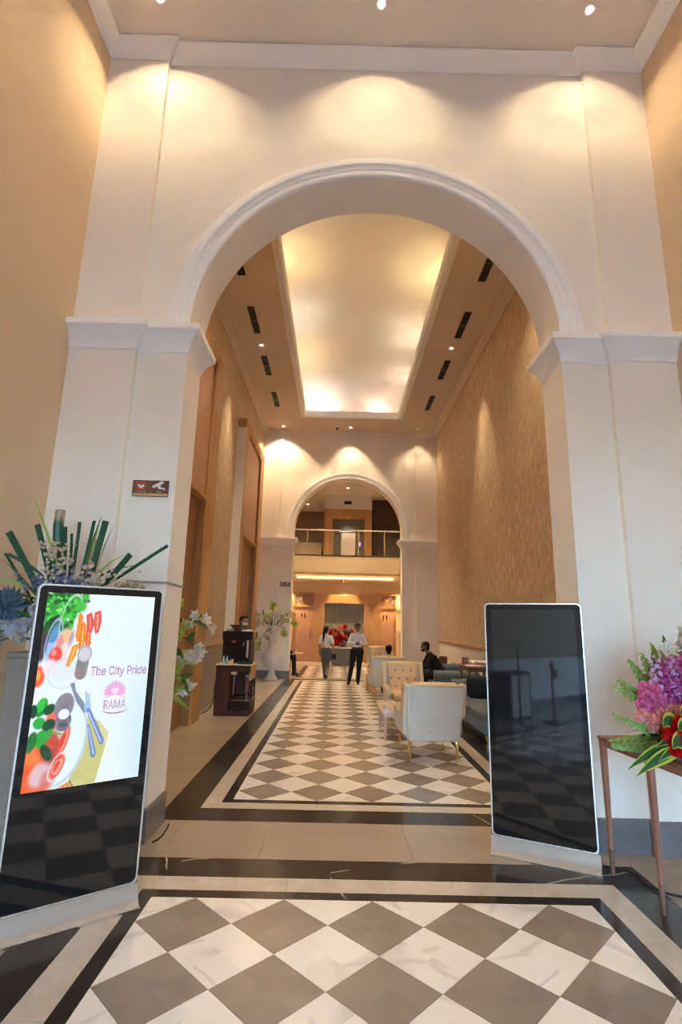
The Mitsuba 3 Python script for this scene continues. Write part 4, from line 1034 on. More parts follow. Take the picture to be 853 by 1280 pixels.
# console table at the right with copper legs
ct = thing('console_table', 'long narrow wooden table with copper legs at the right edge', 'table')
def ctp(m): return mv(m, (2.005, 4.20, 0), math.radians(-84.5))
CZ = .945
add('tabletop', ctp(cbox(-.02, 1.62, 0, .44, CZ - .022, CZ, .005)), M_TABLEWOOD, ct)
add('rail', ctp(box(.02, 1.58, .02, .05, CZ - .07, CZ - .022)), M_COPPER, ct, smooth=False)
add('rail', ctp(box(.02, 1.58, .39, .42, CZ - .07, CZ - .022)), M_COPPER, ct, smooth=False)
add('rail', ctp(box(.02, .05, .02, .42, CZ - .07, CZ - .022)), M_COPPER, ct, smooth=False)
def sq_leg(p, q, a, b):
    m = cbox(-1, 1, -1, 1, 0, 1, .02); v = m.vertices.copy(); f = v[:, 2:3]
    s = a * (1 - f) + b * f
    v = np.column_stack([v[:, :2] * s, v[:, 2]]); v = np.column_stack([v[:, :2], v[:, 2] * 0]) + (np.array(p) * (1 - f) + np.array(q) * f)
    return trimesh.Trimesh(v, m.faces, process=False)
for x, ys in ((.0, (.035, .405)), (.52, (.035,)), (1.5, (.035, .405))):
    for y in ys:
        k = add('leg', ctp(sq_leg((x, y, .17), (x, y, CZ - .02), .013, .020)), M_COPPER, ct, smooth=False)
        add('ferrule', ctp(sq_leg((x, y, 0), (x, y, .172), .0095, .0135)), M_TABLEWOOD, k, smooth=False)

# cable on the floor behind the console table
add('floor_cable', tube(np.vstack([bez((2.02, 4.33, .012), (2.25, 4.25, .012), (2.2, 4.10, .012), 8), bez((2.2, 4.10, .012), (2.15, 3.9, .012), (2.5, 3.85, .012), 8)[1:], bez((2.5, 3.85, .012), (2.75, 3.8, .012), (2.9, 3.4, .012), 8)[1:]]), .007, 6), M_BLACK, label='black cable lying on the floor behind the console table', cat='cable')
add('floor_cable', tube(bez((-1.42, 4.60, .006), (-1.36, 4.66, .006), (-1.41, 4.98, .006), 10), .006, 6), M_BLACK, label='thin black cable loop at the foot of the left pillar', cat='cable')
add('wall_cord', tube([(-1.86, 4.562, 2.06), (-1.60, 4.560, 2.05), (-1.486, 4.566, 2.05), (-1.482, 4.80, 2.045), (-1.484, 5.04, 2.045)], .011, 6), M_GREY, label='thin grey cord stretched across the left pillar behind the kiosk', cat='cord')

# ------------------------------------------------------------------ signs on the pillars
def cctv_sign(x0, x1, z0, z1, y, label):
    t = thing('camera_sign', label, 'sign')
    w, h = x1 - x0, z1 - z0
    add('plate', cbox(x0, x1, y - .012, y, z0, z1, .003), M_SIGN, t)
    add('gold_band', box(x0 + .004, x1 - .004, y - .014, y - .011, z0 + .004, z0 + .18 * h), M_BRASS, t, smooth=False)
    add('red_patch', box(x0 + .08 * w, x0 + .37 * w, y - .0135, y - .011, z0 + .32 * h, z1 - .06 * h), M_SIGNRED, t, smooth=False)
    def q(pts): return extr_y(Polygon([(x0 + a * w, z0 + b * h) for a, b in pts]), y - .016, y - .011)
    add('face_print', q([(.15, .80), (.19, .70), (.26, .66), (.30, .76), (.33, .62), (.27, .52), (.33, .46), (.22, .50), (.16, .62)]), M_SIGNWH, t, smooth=False)
    add('camera_print', cat(q([(.53, .62), (.80, .96), (.86, .90), (.84, .80), (.60, .52)]), q([(.70, .68), (.76, .70), (.80, .52), (.90, .50), (.90, .42), (.94, .34), (.90, .56), (.78, .44), (.72, .50)])), M_SIGNWH, t, smooth=False)
    add('caption_line', cat(*[q([(.05 + .07 * j, .23), (.10 + .07 * j, .23), (.10 + .07 * j, .29), (.05 + .07 * j, .29)]) for j in range(5)], *[q([(.66 + .05 * j, .24), (.70 + .05 * j, .24), (.70 + .05 * j, .31), (.66 + .05 * j, .31)]) for j in range(3)]), M_GREY, t, smooth=False)
cctv_sign(-1.872, -1.545, 2.815, 2.965, 4.571, 'small brown sign with a white camera symbol on the near left pillar')
cctv_sign(-1.868, -1.535, 2.86, 3.02, 17.056, 'small brown sign with a camera symbol on the far left pillar')

# ------------------------------------------------------------------ coffee station
cs = thing('coffee_cabinet', 'dark mahogany cabinet with an open niche and a cream top under the coffee machine', 'cabinet')
x0, x1, y0, y1, zc = -2.275, -1.615, 10.34, 11.05, .935
add('top', cbox(x0 - .015, x1 + .02, y0 - .02, y1 + .02, zc - .025, zc, .006), M_ONYX, cs)
add('side_panel', cbox(x0, x0 + .27, y0, y1, .0, zc - .025, .006), M_MAHOG, cs)
add('apron', cbox(x0 + .26, x1, y0, y0 + .04, zc - .14, zc - .025, .004), M_MAHOG, cs)
add('plinth', cbox(x0 + .26, x1, y0, y1, 0, .10, .006), M_MAHOG, cs)
add('back_panel', box(x0 + .26, x1, y1 - .03, y1, .1, zc - .025), M_MAHOG, cs, smooth=False)
add('end_board', cbox(x1 - .03, x1, y0 + .02, y1, zc - .30, zc - .025, .004), M_RAIL, cs)
add('knock_drawer', cbox(x0 + .28, x1 + .02, y0 - .02, y1 - .1, .10, .27, .01), M_GLOSSBLACK, cs)
add('steel_tray', cbox(x0 + .30, x1 + .015, y0 - .01, y1 - .15, .27, .285, .004), M_CHROME, cs)
add('steel_rod', tube([(x1 - .06, y0 - .01, .08), (x1 - .05, y0 - .01, .42)], .008, 8), M_CHROME, cs)
add('steel_rod', tube([(x1 + .02, y0 + .3, .27), (x1 + .02, y0 + .3, .50)], .008, 8), M_CHROME, cs)
add('steel_rod', tube([(x0 + .34, y0 + .08, .36), (x0 + .34, y0 + .08, .72)], .007, 8), M_GREY, cs)
for s, k in ((.26, 'thermos'),):
    th = thing('thermos', 'small maroon flask hanging in the cabinet niche', 'flask')
    add('flask_body', lathe([(0, 0), (.05, 0), (.055, .02), (.055, .2), (.03, .24), (.03, .28), (0, .28)], 16, (x1 - .07, y0 + .075, .43)), prin('maroon', (0.09, 0.03, 0.045), .35, .5), th)
    add('cap', lathe([(0, 0), (.04, 0), (.04, .03), (0, .03)], 16, (x1 - .07, y0 + .075, .70)), M_GREY, th)
cp_ = thing('carton', 'small brown carton under the cabinet top', 'box')
add('carton_body', cbox(x0 + .28, x0 + .38, y0 + .05, y0 + .15, zc - .20, zc - .14, .004), M_CUPY, cp_)
add('carton_lid', cbox(x0 + .276, x0 + .384, y0 + .046, y0 + .154, zc - .15, zc - .138, .003), M_CUPY, cp_)
add('power_cord', tube(np.vstack([bez((x0 + .01, y0 + .3, .75), (x0 - .10, y0 + .2, .5), (x0 - .03, y0 + .15, .36), 8), bez((x0 - .03, y0 + .15, .36), (x0 - .05, y0 + .1, .05), (x0 - .25, y0 + .05, .02), 8)[1:]]), .009, 6), M_BLACK, cs)

cm = thing('coffee_machine', 'large black coffee machine with a red badge on the cabinet', 'coffee machine')
mx0, mx1, my0, my1, mz = x0 + .07, x1 - .0, y0 + .12, y1 - .03, zc + .61
add('body', cbox(mx0, mx1 - .05, my0, my1, zc + .02, mz, .015), M_GLOSSBLACK, cm)
add('head', cbox(mx0, mx1, my0 - .08, my1, mz - .16, mz, .012), M_GLOSSBLACK, cm)
e = trimesh.creation.icosphere(2, 1.0); e.apply_scale((.032, .006, .026)); e.apply_translation((mx0 + .20, my0 - .002, mz - .22 + .02)); 
e2 = cbox(mx0 + .22, mx0 + .265, my0 - .006, my0 + .004, mz - .205, mz - .175, .003)
add('red_badge', cat(e, e2), M_RED, cm)
add('spout', tube([(mx1 - .10, my0 - .04, mz - .16), (mx1 - .10, my0 - .05, zc + .12)], .022, 10), M_CHROME, cm)
add('spout', tube([(mx1 - .17, my0 - .02, mz - .2), (mx1 - .185, my0 - .05, mz - .28)], .008, 8), M_CHROME, cm)
add('drip_tray', cbox(mx0 + .33, mx1 + .01, my0 - .10, my0 + .05, zc + .0, zc + .055, .008), M_BLACK, cm)
add('milk_box', cbox(mx1 - .045, mx1 + .005, my0 + .1, my0 + .3, mz - .12, mz - .03, .006), M_RED, cm)
hp = add('bean_hopper', lathe([(0, 0), (.10, 0), (.14, .05), (.155, .085), (.155, .10), (0, .10)], 20, (mx0 + .27, my0 + .16, mz)), prin('smoked_plastic', (0.10, 0.055, 0.03), .15, .5), cm)
add('hopper_lid', lathe([(0, 0), (.17, 0), (.175, .012), (.165, .022), (0, .026)], 20, (mx0 + .25, my0 + .16, mz + .10)), M_GLOSSBLACK, cm)
tr = thing('napkin_stack', 'stack of white napkins lying on top of the coffee machine', 'napkins')
add('napkin', mv(cbox(-.10, .10, -.09, .09, 0, .018, .004), (mx1 - .12, my0 + .06, mz + .002), -.15), M_PAPERW, tr)
add('napkin', mv(cbox(-.10, .10, -.09, .09, 0, .014, .004), (mx1 - .15, my0 + .08, mz + .021), .1), M_PAPERW, tr)
tr = thing('grey_tin', 'grey tin box on top of the coffee machine at its left', 'tin')
add('tin_body', cbox(mx0 + .06, mx0 + .19, my0 + .0, my0 + .12, mz + .002, mz + .042, .006), M_GREY, tr)
add('tin_lid', cbox(mx0 + .055, mx0 + .195, my0 - .005, my0 + .125, mz + .035, mz + .05, .004), M_CUPY, tr)
for k, (xx, lab) in enumerate(((mx0 + .05, 'left'), (mx0 + .115, 'right'))):
    t = thing('water_bottle', f'small pale blue bottle before the coffee machine, {lab} one of the pair', 'bottle', 'pale blue bottles on the coffee cabinet')
    add('bottle_body', lathe([(0, 0), (.026, 0), (.028, .01), (.028, .08), (.014, .115), (.012, .13), (0, .13)], 16, (xx, my0 - .06, zc)), M_CUPB, t)
    add('cap', lathe([(0, 0), (.015, 0), (.015, .02), (0, .02)], 12, (xx, my0 - .06, zc + .128)), M_CUPB, t)
for xx, yy, h_, m_, lab in ((mx0 + .215, my0 - .075, .085, M_CUPY, 'tan paper cup before the coffee machine'), (mx0 + .175, my0 - .10, .055, M_PINKPAPER, 'short pale pink cup before the coffee machine')):
    t = thing('paper_cup', lab, 'cup')
    add('cup_wall', lathe([(0, .004), (.024, .004), (.024, 0), (.026, 0), (.033, h_), (.036, h_ + .003), (.032, h_ + .003), (.024, .012), (0, .012)], 16, (xx, yy, zc)), m_, t)

# white side table in the rear hall
t = thing('round_side_table', 'small pale round table in the rear hall before the left washroom door', 'side table')
tx, ty, tz = -1.52, 20.2, .64
add('tabletop', lathe([(0, tz - .03), (.30, tz - .03), (.31, tz - .015), (.30, tz), (0, tz)], 28, (tx, ty, 0)), M_ONYX, t)
add('stem', lathe([(0, .02), (.022, .02), (.016, .3), (.022, tz - .03), (0, tz - .03)], 12, (tx, ty, 0)), M_BRASS, t)
add('foot', lathe([(0, 0), (.16, 0), (.155, .012), (.03, .03), (0, .03)], 20, (tx, ty, 0)), M_BRASS, t)
t = thing('candle_holder', 'small white candle on the round table in the rear hall', 'candle')
add('cup', lathe([(0, 0), (.035, 0), (.04, .05), (0, .05)], 12, (tx + .04, ty, tz)), M_PAPERW, t)
add('candle', lathe([(0, .05), (.014, .05), (.012, .15), (0, .155)], 10, (tx + .04, ty, tz)), M_PAPERW, t)

# ------------------------------------------------------------------ flowers
def frame_to(d, roll=0.0):
    """rotation whose z axis is d"""
    d = np.asarray(d, float); d = d / np.linalg.norm(d)
    a = np.array([0, 0, 1.0]) if abs(d[2]) < .95 else np.array([1.0, 0, 0])
    x = np.cross(a, d); x /= np.linalg.norm(x); y = np.cross(d, x)
    c, s = math.cos(roll), math.sin(roll)
    return np.stack([c * x + s * y, -s * x + c * y, d], 1)
def put(m, pos, d=(0, 0, 1), roll=0.0, s=1.0):
    m = tm(m).copy(); m.vertices = (m.vertices * s) @ frame_to(d, roll).T + np.asarray(pos); return m

def petal(L, W, bend=.6, cup=.25, n=6, tip=1.0, w0=.35):
    """one petal along +x that curves from up to outwards"""
    t = np.linspace(0, 1, n); w = W * (w0 + (1 - w0) * np.sin(PI * np.clip(t, 0, 1) ** .8)) * (1 - .92 * t ** 6 * tip)
    ang = bend * t * 1.6
    dx, dz = np.sin(ang + .25), np.cos(ang + .25)
    x = np.concatenate([[0], np.cumsum((dx[1:] + dx[:-1]) / 2)]) * L / (n - 1)
    z = np.concatenate([[0], np.cumsum((dz[1:] + dz[:-1]) / 2)]) * L / (n - 1)
    v = []
    for i in range(n):
        for s in (-1, 0, 1): v.append((x[i] - cup * abs(s) * w[i] * .5, s * w[i], z[i] + cup * abs(s) * w[i]))
    f = []
    for i in range(n - 1):
        for s in range(2):
            a = i * 3 + s; f += [(a, a + 1, a + 4), (a, a + 4, a + 3)]
    return trimesh.Trimesh(np.array(v), np.array(f), process=False)
def rotz(m, a): return mv(m, (0, 0, 0), a)

def lily(r=.08):
    a = [rotz(petal(r, r * .26, .75, .3), k * PI / 3) for k in range(6)]
    s = [tube([(0, 0, 0), (.25 * r * math.cos(q), .25 * r * math.sin(q), r * .75)], r * .018, 4) for q in np.arange(5) * 1.257]
    return cat(*a, *s)
def carnation(r=.04, n=46, seed=0):
    n = int(n * .7)
    g = np.random.default_rng(seed); out = []
    for i in range(n):
        th = math.acos(1 - 1.35 * (i + .5) / n); ph = i * 2.39996
        d = np.array([math.sin(th) * math.cos(ph), math.sin(th) * math.sin(ph), math.cos(th)])
        out.append(put(petal(r * .82, r * .42, .8, .35, 4, .3), d * r * .35, d + g.normal(0, .18, 3), g.random() * 6.3))
    return cat(*out)
def mum(r=.10, n=90, seed=0):
    g = np.random.default_rng(seed); out = []
    for i in range(n):
        q = (i + .5) / n; th = math.acos(1 - 1.25 * q); ph = i * 2.39996
        d = np.array([math.sin(th) * math.cos(ph), math.sin(th) * math.sin(ph), math.cos(th)])
        out.append(put(petal(r * (.55 + .4 * q), r * .085, .35, .6, 5, 1.0, .6), d * r * .12, d, ph))
    return cat(*out)
def floret(r=.02): return cat(*[rotz(petal(r, r * .42, .7, .2, 4, .5), k * PI / 2) for k in range(4)])
def spike(L, r, n, seed=0):
    """a flower spike along +z made of florets"""
    g = np.random.default_rng(seed); out = []
    for i in range(n):
        q = (i + .5) / n; a = i * 2.39996; rr_ = r * (1 - .65 * q ** 1.5)
        d = (math.cos(a), math.sin(a), .35 + .5 * q)
        out.append(put(floret(r * .75 * (1 - .4 * q)), (rr_ * .55 * math.cos(a), rr_ * .55 * math.sin(a), L * q), d, g.random() * 6))
    return cat(*out)
def bells(L, r, n):
    out = []
    for i in range(n):
        q = (i + .5) / n; a = i * 2.1; rr_ = r * (1 - .6 * q)
        cup_ = lathe([(.12, 0), (.55, .4), (1.0, .75), (.95, .78), (.45, .42)], 7); cup_.apply_scale(rr_)
        out.append(put(cup_, (rr_ * .35 * math.cos(a), rr_ * .35 * math.sin(a), L * q), (math.cos(a), math.sin(a), .45)))
    return cat(*out, tube([(0, 0, -.1), (0, 0, L)], .004, 5))
def blade(p0, p1, w, sag=(0, 0, 0), n=7, cut=False, tw=None, thick=.0025, w0=.5):
    """a flat leaf from p0 to p1; cut: the tip is cut square"""
    p0, p1 = np.array(p0, float), np.array(p1, float)
    c = bez(p0, (p0 + p1) / 2 + np.array(sag), p1, n); t = np.gradient(c, axis=0); t /= np.linalg.norm(t, axis=1, keepdims=True)
    view = np.array([0.15, -1, .1]) if tw is None else np.array(tw, float)
    sd = np.cross(t, view); sd /= np.linalg.norm(sd, axis=1, keepdims=True); nn = np.cross(sd, t)
    q = np.linspace(0, 1, n)
    ww = w * (w0 + (1 - w0) * np.minimum(1, q * 3)) if cut else w * np.sin(PI * (.08 + .92 * q) ** .75)
    ww = np.maximum(ww, w * .03)
    v = np.stack([c - sd * ww[:, None] + nn * thick, c + nn * (thick - .15 * ww[:, None]), c + sd * ww[:, None] + nn * thick, c - nn * (thick + .15 * ww[:, None])], 1).reshape(-1, 3)
    f = []
    for i in range(n - 1):
        for k in range(4):
            a, b = i * 4 + k, i * 4 + (k + 1) % 4
            f += [(a, b, b + 4), (a, b + 4, a + 4)]
    f += [(0, 2, 1), (0, 3, 2), (n * 4 - 4, n * 4 - 3, n * 4 - 2), (n * 4 - 4, n * 4 - 2, n * 4 - 1)]
    return trimesh.Trimesh(v, np.array(f), process=False)
def leaf_uv(p0, p1, w, sag, n=9, up=(0, 0, 1)):
    p0, p1 = np.array(p0, float), np.array(p1, float)
    c = bez(p0, (p0 + p1) / 2 + np.array(sag), p1, n); t = np.gradient(c, axis=0); t /= np.linalg.norm(t, axis=1, keepdims=True)
    sd = np.cross(t, np.array(up, float)); sd /= np.linalg.norm(sd, axis=1, keepdims=True); nn = np.cross(sd, t)
    q = np.linspace(0, 1, n); ww = np.maximum(w * np.sin(PI * (.06 + .94 * q) ** .8), .001)
    v, uv = [], []
    for i in range(n):
        for k in range(5):
            s = k / 2 - 1; v.append(c[i] + sd[i] * s * ww[i] + nn[i] * abs(s) * ww[i] * .35); uv.append((s * .5 + .5, q[i]))
    f = []
    for i in range(n - 1):
        for k in range(4):
            a = i * 5 + k; f += [(a, a + 1, a + 6), (a, a + 6, a + 5)]
    return trimesh.Trimesh(np.array(v), np.array(f), process=False), np.array(uv)

URN = [(0, 0), (.19, 0), (.205, .015), (.205, .045), (.185, .07), (.13, .15), (.10, .24), (.09, .30), (.105, .335), (.15, .37), (.22, .43), (.285, .52), (.312, .62), (.315, .68), (.295, .76), (.25, .84), (.20, .91), (.16, 1.0), (.13, 1.1), (.112, 1.2), (.110, 1.30), (.125, 1.42), (.145, 1.52), (.168, 1.60), (.176, 1.635), (.170, 1.645), (.155, 1.63), (.10, 1.45), (.09, 1.2), (0, 1.15)]
def urn(x, y, label, sc=1.0):
    t = thing('urn', label, 'vase', 'white baluster urns')
    add('urn_body', mv(lathe(URN, 40), (x, y, 0), 0, sc), M_URN, t, smooth=40)
    add('relief_band', mv(lathe([(.316, .63), (.324, .64), (.324, .66), (.316, .67)], 40), (x, y, 0), 0, sc), M_URN, t)
    add('neck_ring', mv(lathe([(.128, 1.085), (.142, 1.095), (.142, 1.115), (.126, 1.125)], 32), (x, y, 0), 0, sc), M_URN, t)
    return t
def lilies(x, y, z0, label, seed, heads):
    """branching lilies: stems with white heads and lime ones"""
    g = np.random.default_rng(seed)
    t = thing('lily_arrangement', label, 'flowers')
    for (dx, dy, dz, kind) in heads:
        p = np.array([x + dx, y + dy, dz]); b = np.array([x + g.normal(0, .03), y + g.normal(0, .03), z0 - .25])
        mid = np.array([x + dx * .45, y + dy * .45, max(dz, z0) + .12])
        c = bez(b, mid, p, 9); add('stem', tube(c, np.linspace(.013, .007, 9), 6), M_STEM, t)
        d = c[-1] - c[-2]; d = d / np.linalg.norm(d)
        for k in range(4):
            o = g.normal(0, .06, 3) if k else np.zeros(3); dd = d + g.normal(0, .55, 3)
            dd[1] -= .35
            add('flower', put(lily((.10 if y < 10 else .125) + .025 * g.random()), p + o, dd, g.random() * 6), {0: L_WHITEP, 1: L_LIME, 2: L_CREAMP}[kind], t)
        for k in range(2):
            o = g.normal(0, .05, 3); e = p + o + g.normal(0, .1, 3)
            add('leaf', blade(p - d * .1, e, .022, (0, 0, .03)), L_LIME if kind == 1 else L_GREEN, t)
    return t
urn(-2.03, 5.62, 'white urn mostly hidden behind the near left pillar')
lilies(-2.03, 5.62, 1.64, 'white and lime lilies hanging out behind the near left pillar', 3,
       [(.34, -.10, 1.93, 1), (.62, -.05, 1.72, 0), (.40, -.15, 1.62, 1), (.58, -.12, 1.48, 0), (.45, -.10, 1.36, 0), (.42, -.12, 1.22, 1), (.50, -.08, 1.08, 0), (.36, -.15, .94, 1), (-.3, -.1, 1.8, 0), (-.4, -.1, 1.4, 1)])
urn(-1.96, 16.62, 'white urn standing before the far left pillar')
lilies(-1.96, 16.62, 1.64, 'green and cream lilies in the urn before the far left pillar', 8,
       [(-.05, -.1, 2.22, 1), (-.16, -.2, 1.92, 1), (-.42, -.05, 2.0, 2), (-.40, -.1, 1.72, 2), (.28, -.1, 1.80, 2), (.50, -.05, 1.98, 2), (.56, -.05, 1.72, 1), (.40, -.12, 1.50, 1), (-.40, -.15, 1.06, 1), (-.12, -.22, 1.40, 2), (.1, -.2, 1.95, 0)])

# the tall arrangement behind the lit kiosk
pe = thing('tall_pedestal', 'tall plain taupe pedestal behind the lit kiosk, under the blue flowers', 'pedestal')
M_PEDESTAL = prin('pedestal_taupe', plaster((0.235, 0.185, 0.145), .05), 0.6, 0.3)
add('column', cbox(-2.265, -1.78, 3.74, 4.34, .06, 1.46, .012), M_PEDESTAL, pe)
add('foot', cbox(-2.285, -1.76, 3.72, 4.36, 0, .07, .01), M_PEDESTAL, pe)
add('top_slab', cbox(-2.28, -1.765, 3.725, 4.355, 1.455, 1.49, .008), M_PEDESTAL, pe)
fa = thing('flower_arrangement', 'tall arrangement of dark cut blades and blue and white flowers behind the lit kiosk', 'flowers')
fx_, fy_, fz_ = -2.0, 3.93, 1.50
def fp_(px, py, y=None):
    """a point at depth y, given as x and z of the arrangement (metres)"""
    return (px, fy_ if y is None else y, py)
BL = [((-2.10, 1.72), (-2.47, 2.35), .024, 3.86), ((-2.06, 1.75), (-2.29, 2.42), .021, 3.90), ((-2.12, 1.70), (-2.17, 2.30), .03, 3.96), ((-2.04, 1.8), (-2.13, 2.42), .022, 3.99), ((-2.0, 1.8), (-2.07, 2.37), .011, 4.0),
      ((-2.0, 1.8), (-1.985, 2.45), .013, 3.93), ((-1.96, 1.75), (-1.895, 2.47), .013, 3.97), ((-1.90, 1.80), (-1.765, 2.455), .024, 3.88), ((-1.93, 1.72), (-1.535, 2.20), .022, 3.84), ((-1.70, 1.99), (-1.285, 2.28), .013, 3.9),
      ((-2.2, 1.75), (-2.53, 2.2), .010, 3.95), ((-2.2, 2.03), (-2.43, 2.18), .012, 3.83)]
for (a, b), (c_, d_), w, yy in BL:
    add('cut_blade', blade((a, fy_, b), (c_, yy, d_), w, (.01, 0, .015), 7, True), L_DKGREEN, fa)
for (a, b), (c_, d_), w, yy in (((-2.13, 1.7), (-2.20, 2.56), .045, 4.03), ((-1.97, 1.75), (-1.90, 2.33), .033, 4.0)):
    k = add('bamboo_cane', tube([(a, yy, b), ((a + c_) / 2, yy, (b + d_) / 2), (c_, yy, d_ - .12), (c_, yy, d_)], [w, w * .95, w * .85, w * .8], 10), M_BAMBOO if w < .04 else prin('green_cane', P(lambda p, n, uv: mix((0.02, 0.095, 0.055), (0.36, 0.27, 0.16), smoothstep(2.45, 2.53, p.z + .03 * noise(p.x * 40, p.y * 40)))), .35, .5), fa)
for (a, b), (c_, d_), m_ in (((-2.1, 2.1), (-2.33, 2.62), L_LIME), ((-1.93, 1.85), (-1.80, 2.50), M_STEMG), ((-1.86, 2.2), (-1.80, 2.47), L_YGREEN), ((-1.85, 1.9), (-1.70, 2.42), M_BAMBOO), ((-1.85, 1.98), (-1.60, 2.20), L_YGREEN), ((-1.85, 2.0), (-1.50, 2.12), M_STEM), ((-2.2, 1.9), (-2.55, 2.0), L_YGREEN), ((-2.2, 1.85), (-2.54, 1.90), L_GREEN), ((-2.15, 1.8), (-2.50, 2.15), M_STEMG)):
    add('grass_blade', blade((a, fy_, b), (c_, fy_ - .05, d_), .010, (-.02, 0, .05), 7), m_, fa)
g = np.random.default_rng(11)
def bloom(nm, m, pos, d, mat): return add(nm, put(m, pos, d, g.random() * 6), mat, fa)
bloom('blue_chrysanthemum', mum(.160, 120, 1), (-2.33, 3.74, 1.80), (-.25, -1, .35), L_BLUEP)
for k in range(9):
    a = k * .7 - .2
    add('white_petal', put(petal(.15, .042, .5, .25), (-2.24, 3.74, 1.70), (math.cos(a) * .9, -.5, -.75 + .5 * math.sin(a)), a), L_PALEBLUE, fa)
for k, (xx, zz, yy) in enumerate(((-2.15, 1.68, 3.70), (-2.08, 1.62, 3.72), (-2.42, 1.62, 3.70), (-2.36, 1.58, 3.74), (-2.20, 1.60, 3.76), (-2.45, 1.75, 3.74), (-2.1, 1.78, 3.72))):
    bloom('white_bloom', carnation(.055, 40, k), (xx, yy, zz), (0, -1, .2), (L_PALEBLUE, L_CREAMP, L_WHITEP)[k % 3])
fl_ = [put(floret(.017 + .01 * g.random()), (-2.12 + .055 * g.normal() + .10 * q, 3.84 + .04 * g.normal(), 2.28 - .36 * q), g.normal(0, 1, 3) + [0, -1.2, .2], 0) for q in g.random(120)]
add('white_spray', cat(*fl_), L_CREAMP, fa, kind='stuff')
fl_ = [put(floret(.020 + .01 * g.random()), (-2.0 + .12 * g.normal(), 3.80 + .03 * g.normal(), 1.98 + .04 * g.normal()), g.normal(0, 1, 3) + [0, -1.4, .3], 0) for q in range(110)]
add('violet_spray', cat(*fl_), L_VIOLET, fa, kind='stuff')
fl_ = [put(floret(.022 + .01 * g.random()), (-1.78 + .11 * g.normal(), 3.82 + .03 * g.normal(), 1.98 + .05 * g.normal()), g.normal(0, 1, 3) + [0, -1.4, .3], 0) for q in range(110)]
add('cream_spray', cat(*fl_), L_CREAMP, fa, kind='stuff')
fl_ = [put(floret(.020 + .01 * g.random()), (-1.62 + .22 * q, 3.86 + .02 * g.normal(), 1.955 + .016 * g.normal()), g.normal(0, 1, 3) + [0, -1.4, .3], 0) for q in g.random(60)]
add('tan_spray', cat(*fl_), M_BAMBOO, fa, kind='stuff')
fl_ = [put(floret(.018 + .01 * g.random()), (-2.42 + .04 * g.normal(), 3.64 + .025 * g.normal(), 1.33 + .09 * g.normal()), g.normal(0, 1, 3) + [0, -1.2, .2], 0) for q in range(150)]
add('grey_spray', cat(*fl_), L_PALEBLUE, fa, kind='stuff')
fl_ = [blade((-2.1 + .14 * g.uniform(-1, 1), 3.92, 1.62 + .05 * g.normal()), (-2.08 + .33 * g.uniform(-1, 1), 3.8 + .08 * g.normal(), 1.74 + .14 * g.uniform(-1, 1)), .022, (0, 0, .05), 5) for q in range(60)]
add('green_filler', cat(*fl_), L_GREEN, fa, kind='stuff')
add('foam_bowl', lathe([(0, 0), (.13, 0), (.18, .07), (.17, .07), (.12, .03), (0, .03)], 24, (-2.05, 3.98, 1.49)), M_DKBASE, fa)
add('stem_bundle', cat(*[tube(bez((-2.05 + .05 * g.normal(), 3.98 + .03 * g.normal(), 1.51), (-2.05, 3.95, 1.6), (-2.1 + .15 * g.normal(), 3.88, 1.75), 6), .006, 5) for _ in range(16)]), M_STEMG, fa, kind='stuff')
add('grey_spray_stem', cat(tube(bez((-2.06, 3.96, 1.53), (-2.42, 3.70, 1.70), (-2.42, 3.66, 1.36), 8), .006, 5), tube(bez((-2.06, 3.96, 1.53), (-2.25, 3.8, 1.7), (-2.36, 3.74, 1.62), 8), .006, 5)), M_STEMG, fa, kind='stuff')

# basket of pink and red flowers on the console table
bk = thing('flower_basket', 'wicker basket holding the pink and red bouquet on the console table', 'basket')
bx_, by_ = 2.27, 3.54
add('bowl', lathe([(0, 0), (.13, 0), (.14, .02), (.17, .10), (.185, .16), (.175, .165), (.155, .10), (.12, .02), (0, .02)], 28, (bx_, by_, CZ)), M_WICKER, bk)
for z_, r_ in ((.03, .147), (.06, .158), (.09, .169), (.12, .178), (.155, .186)):
    a = np.linspace(0, 2 * PI, 33)
    add('woven_ring', tube(np.stack([bx_ + r_ * np.cos(a), by_ + r_ * np.sin(a), np.full(33, CZ + z_)], 1), .009, 6, False), M_WICKER, bk)
fb = thing('bouquet', 'bouquet of pink, salmon, red and cream flowers with variegated leaves on the console table', 'flowers')
g = np.random.default_rng(21)
def fl(nm, m, x, y, z, d, mat): return add(nm, put(m, (x, y, z), d, g.random() * 6), mat, fb)
# red carnations low in front
def ball(cx, cy, cz, rx, rz, n, i):
    a = i * 2.39996; q = math.sqrt((i + .5) / n)
    return cx + rx * q * math.cos(a), cy - .05 * (1 - q) + .02 * g.normal(), cz + rz * q * math.sin(a)
for k in range(22):
    x, y, z = ball(2.14, 3.30, 1.125, .15, .105, 22, k)
    fl('red_carnation', carnation(.050, 44, k), x, y, z, (-.35 + .3 * g.normal(), -1, .4 + .3 * g.normal()), L_REDP)
for k in range(34):
    q = k / 33
    fl('salmon_rose', carnation(.034, 34, 40 + k), 1.94 + .36 * q + .02 * g.normal(), 3.46 - .06 * q + .03 * g.normal(), 1.165 + .115 * q + .045 * g.uniform(-1, 1), (-.5 + .4 * g.normal(), -1, .5), L_SALMON)
for k in range(16):
    x, y, z = ball(2.04, 3.50, 1.305, .085, .085, 16, k)
    fl('pink_carnation', carnation(.043, 40, 80 + k), x, y, z, (-.5 + .3 * g.normal(), -1, .4 + .3 * g.normal()), L_PINK)
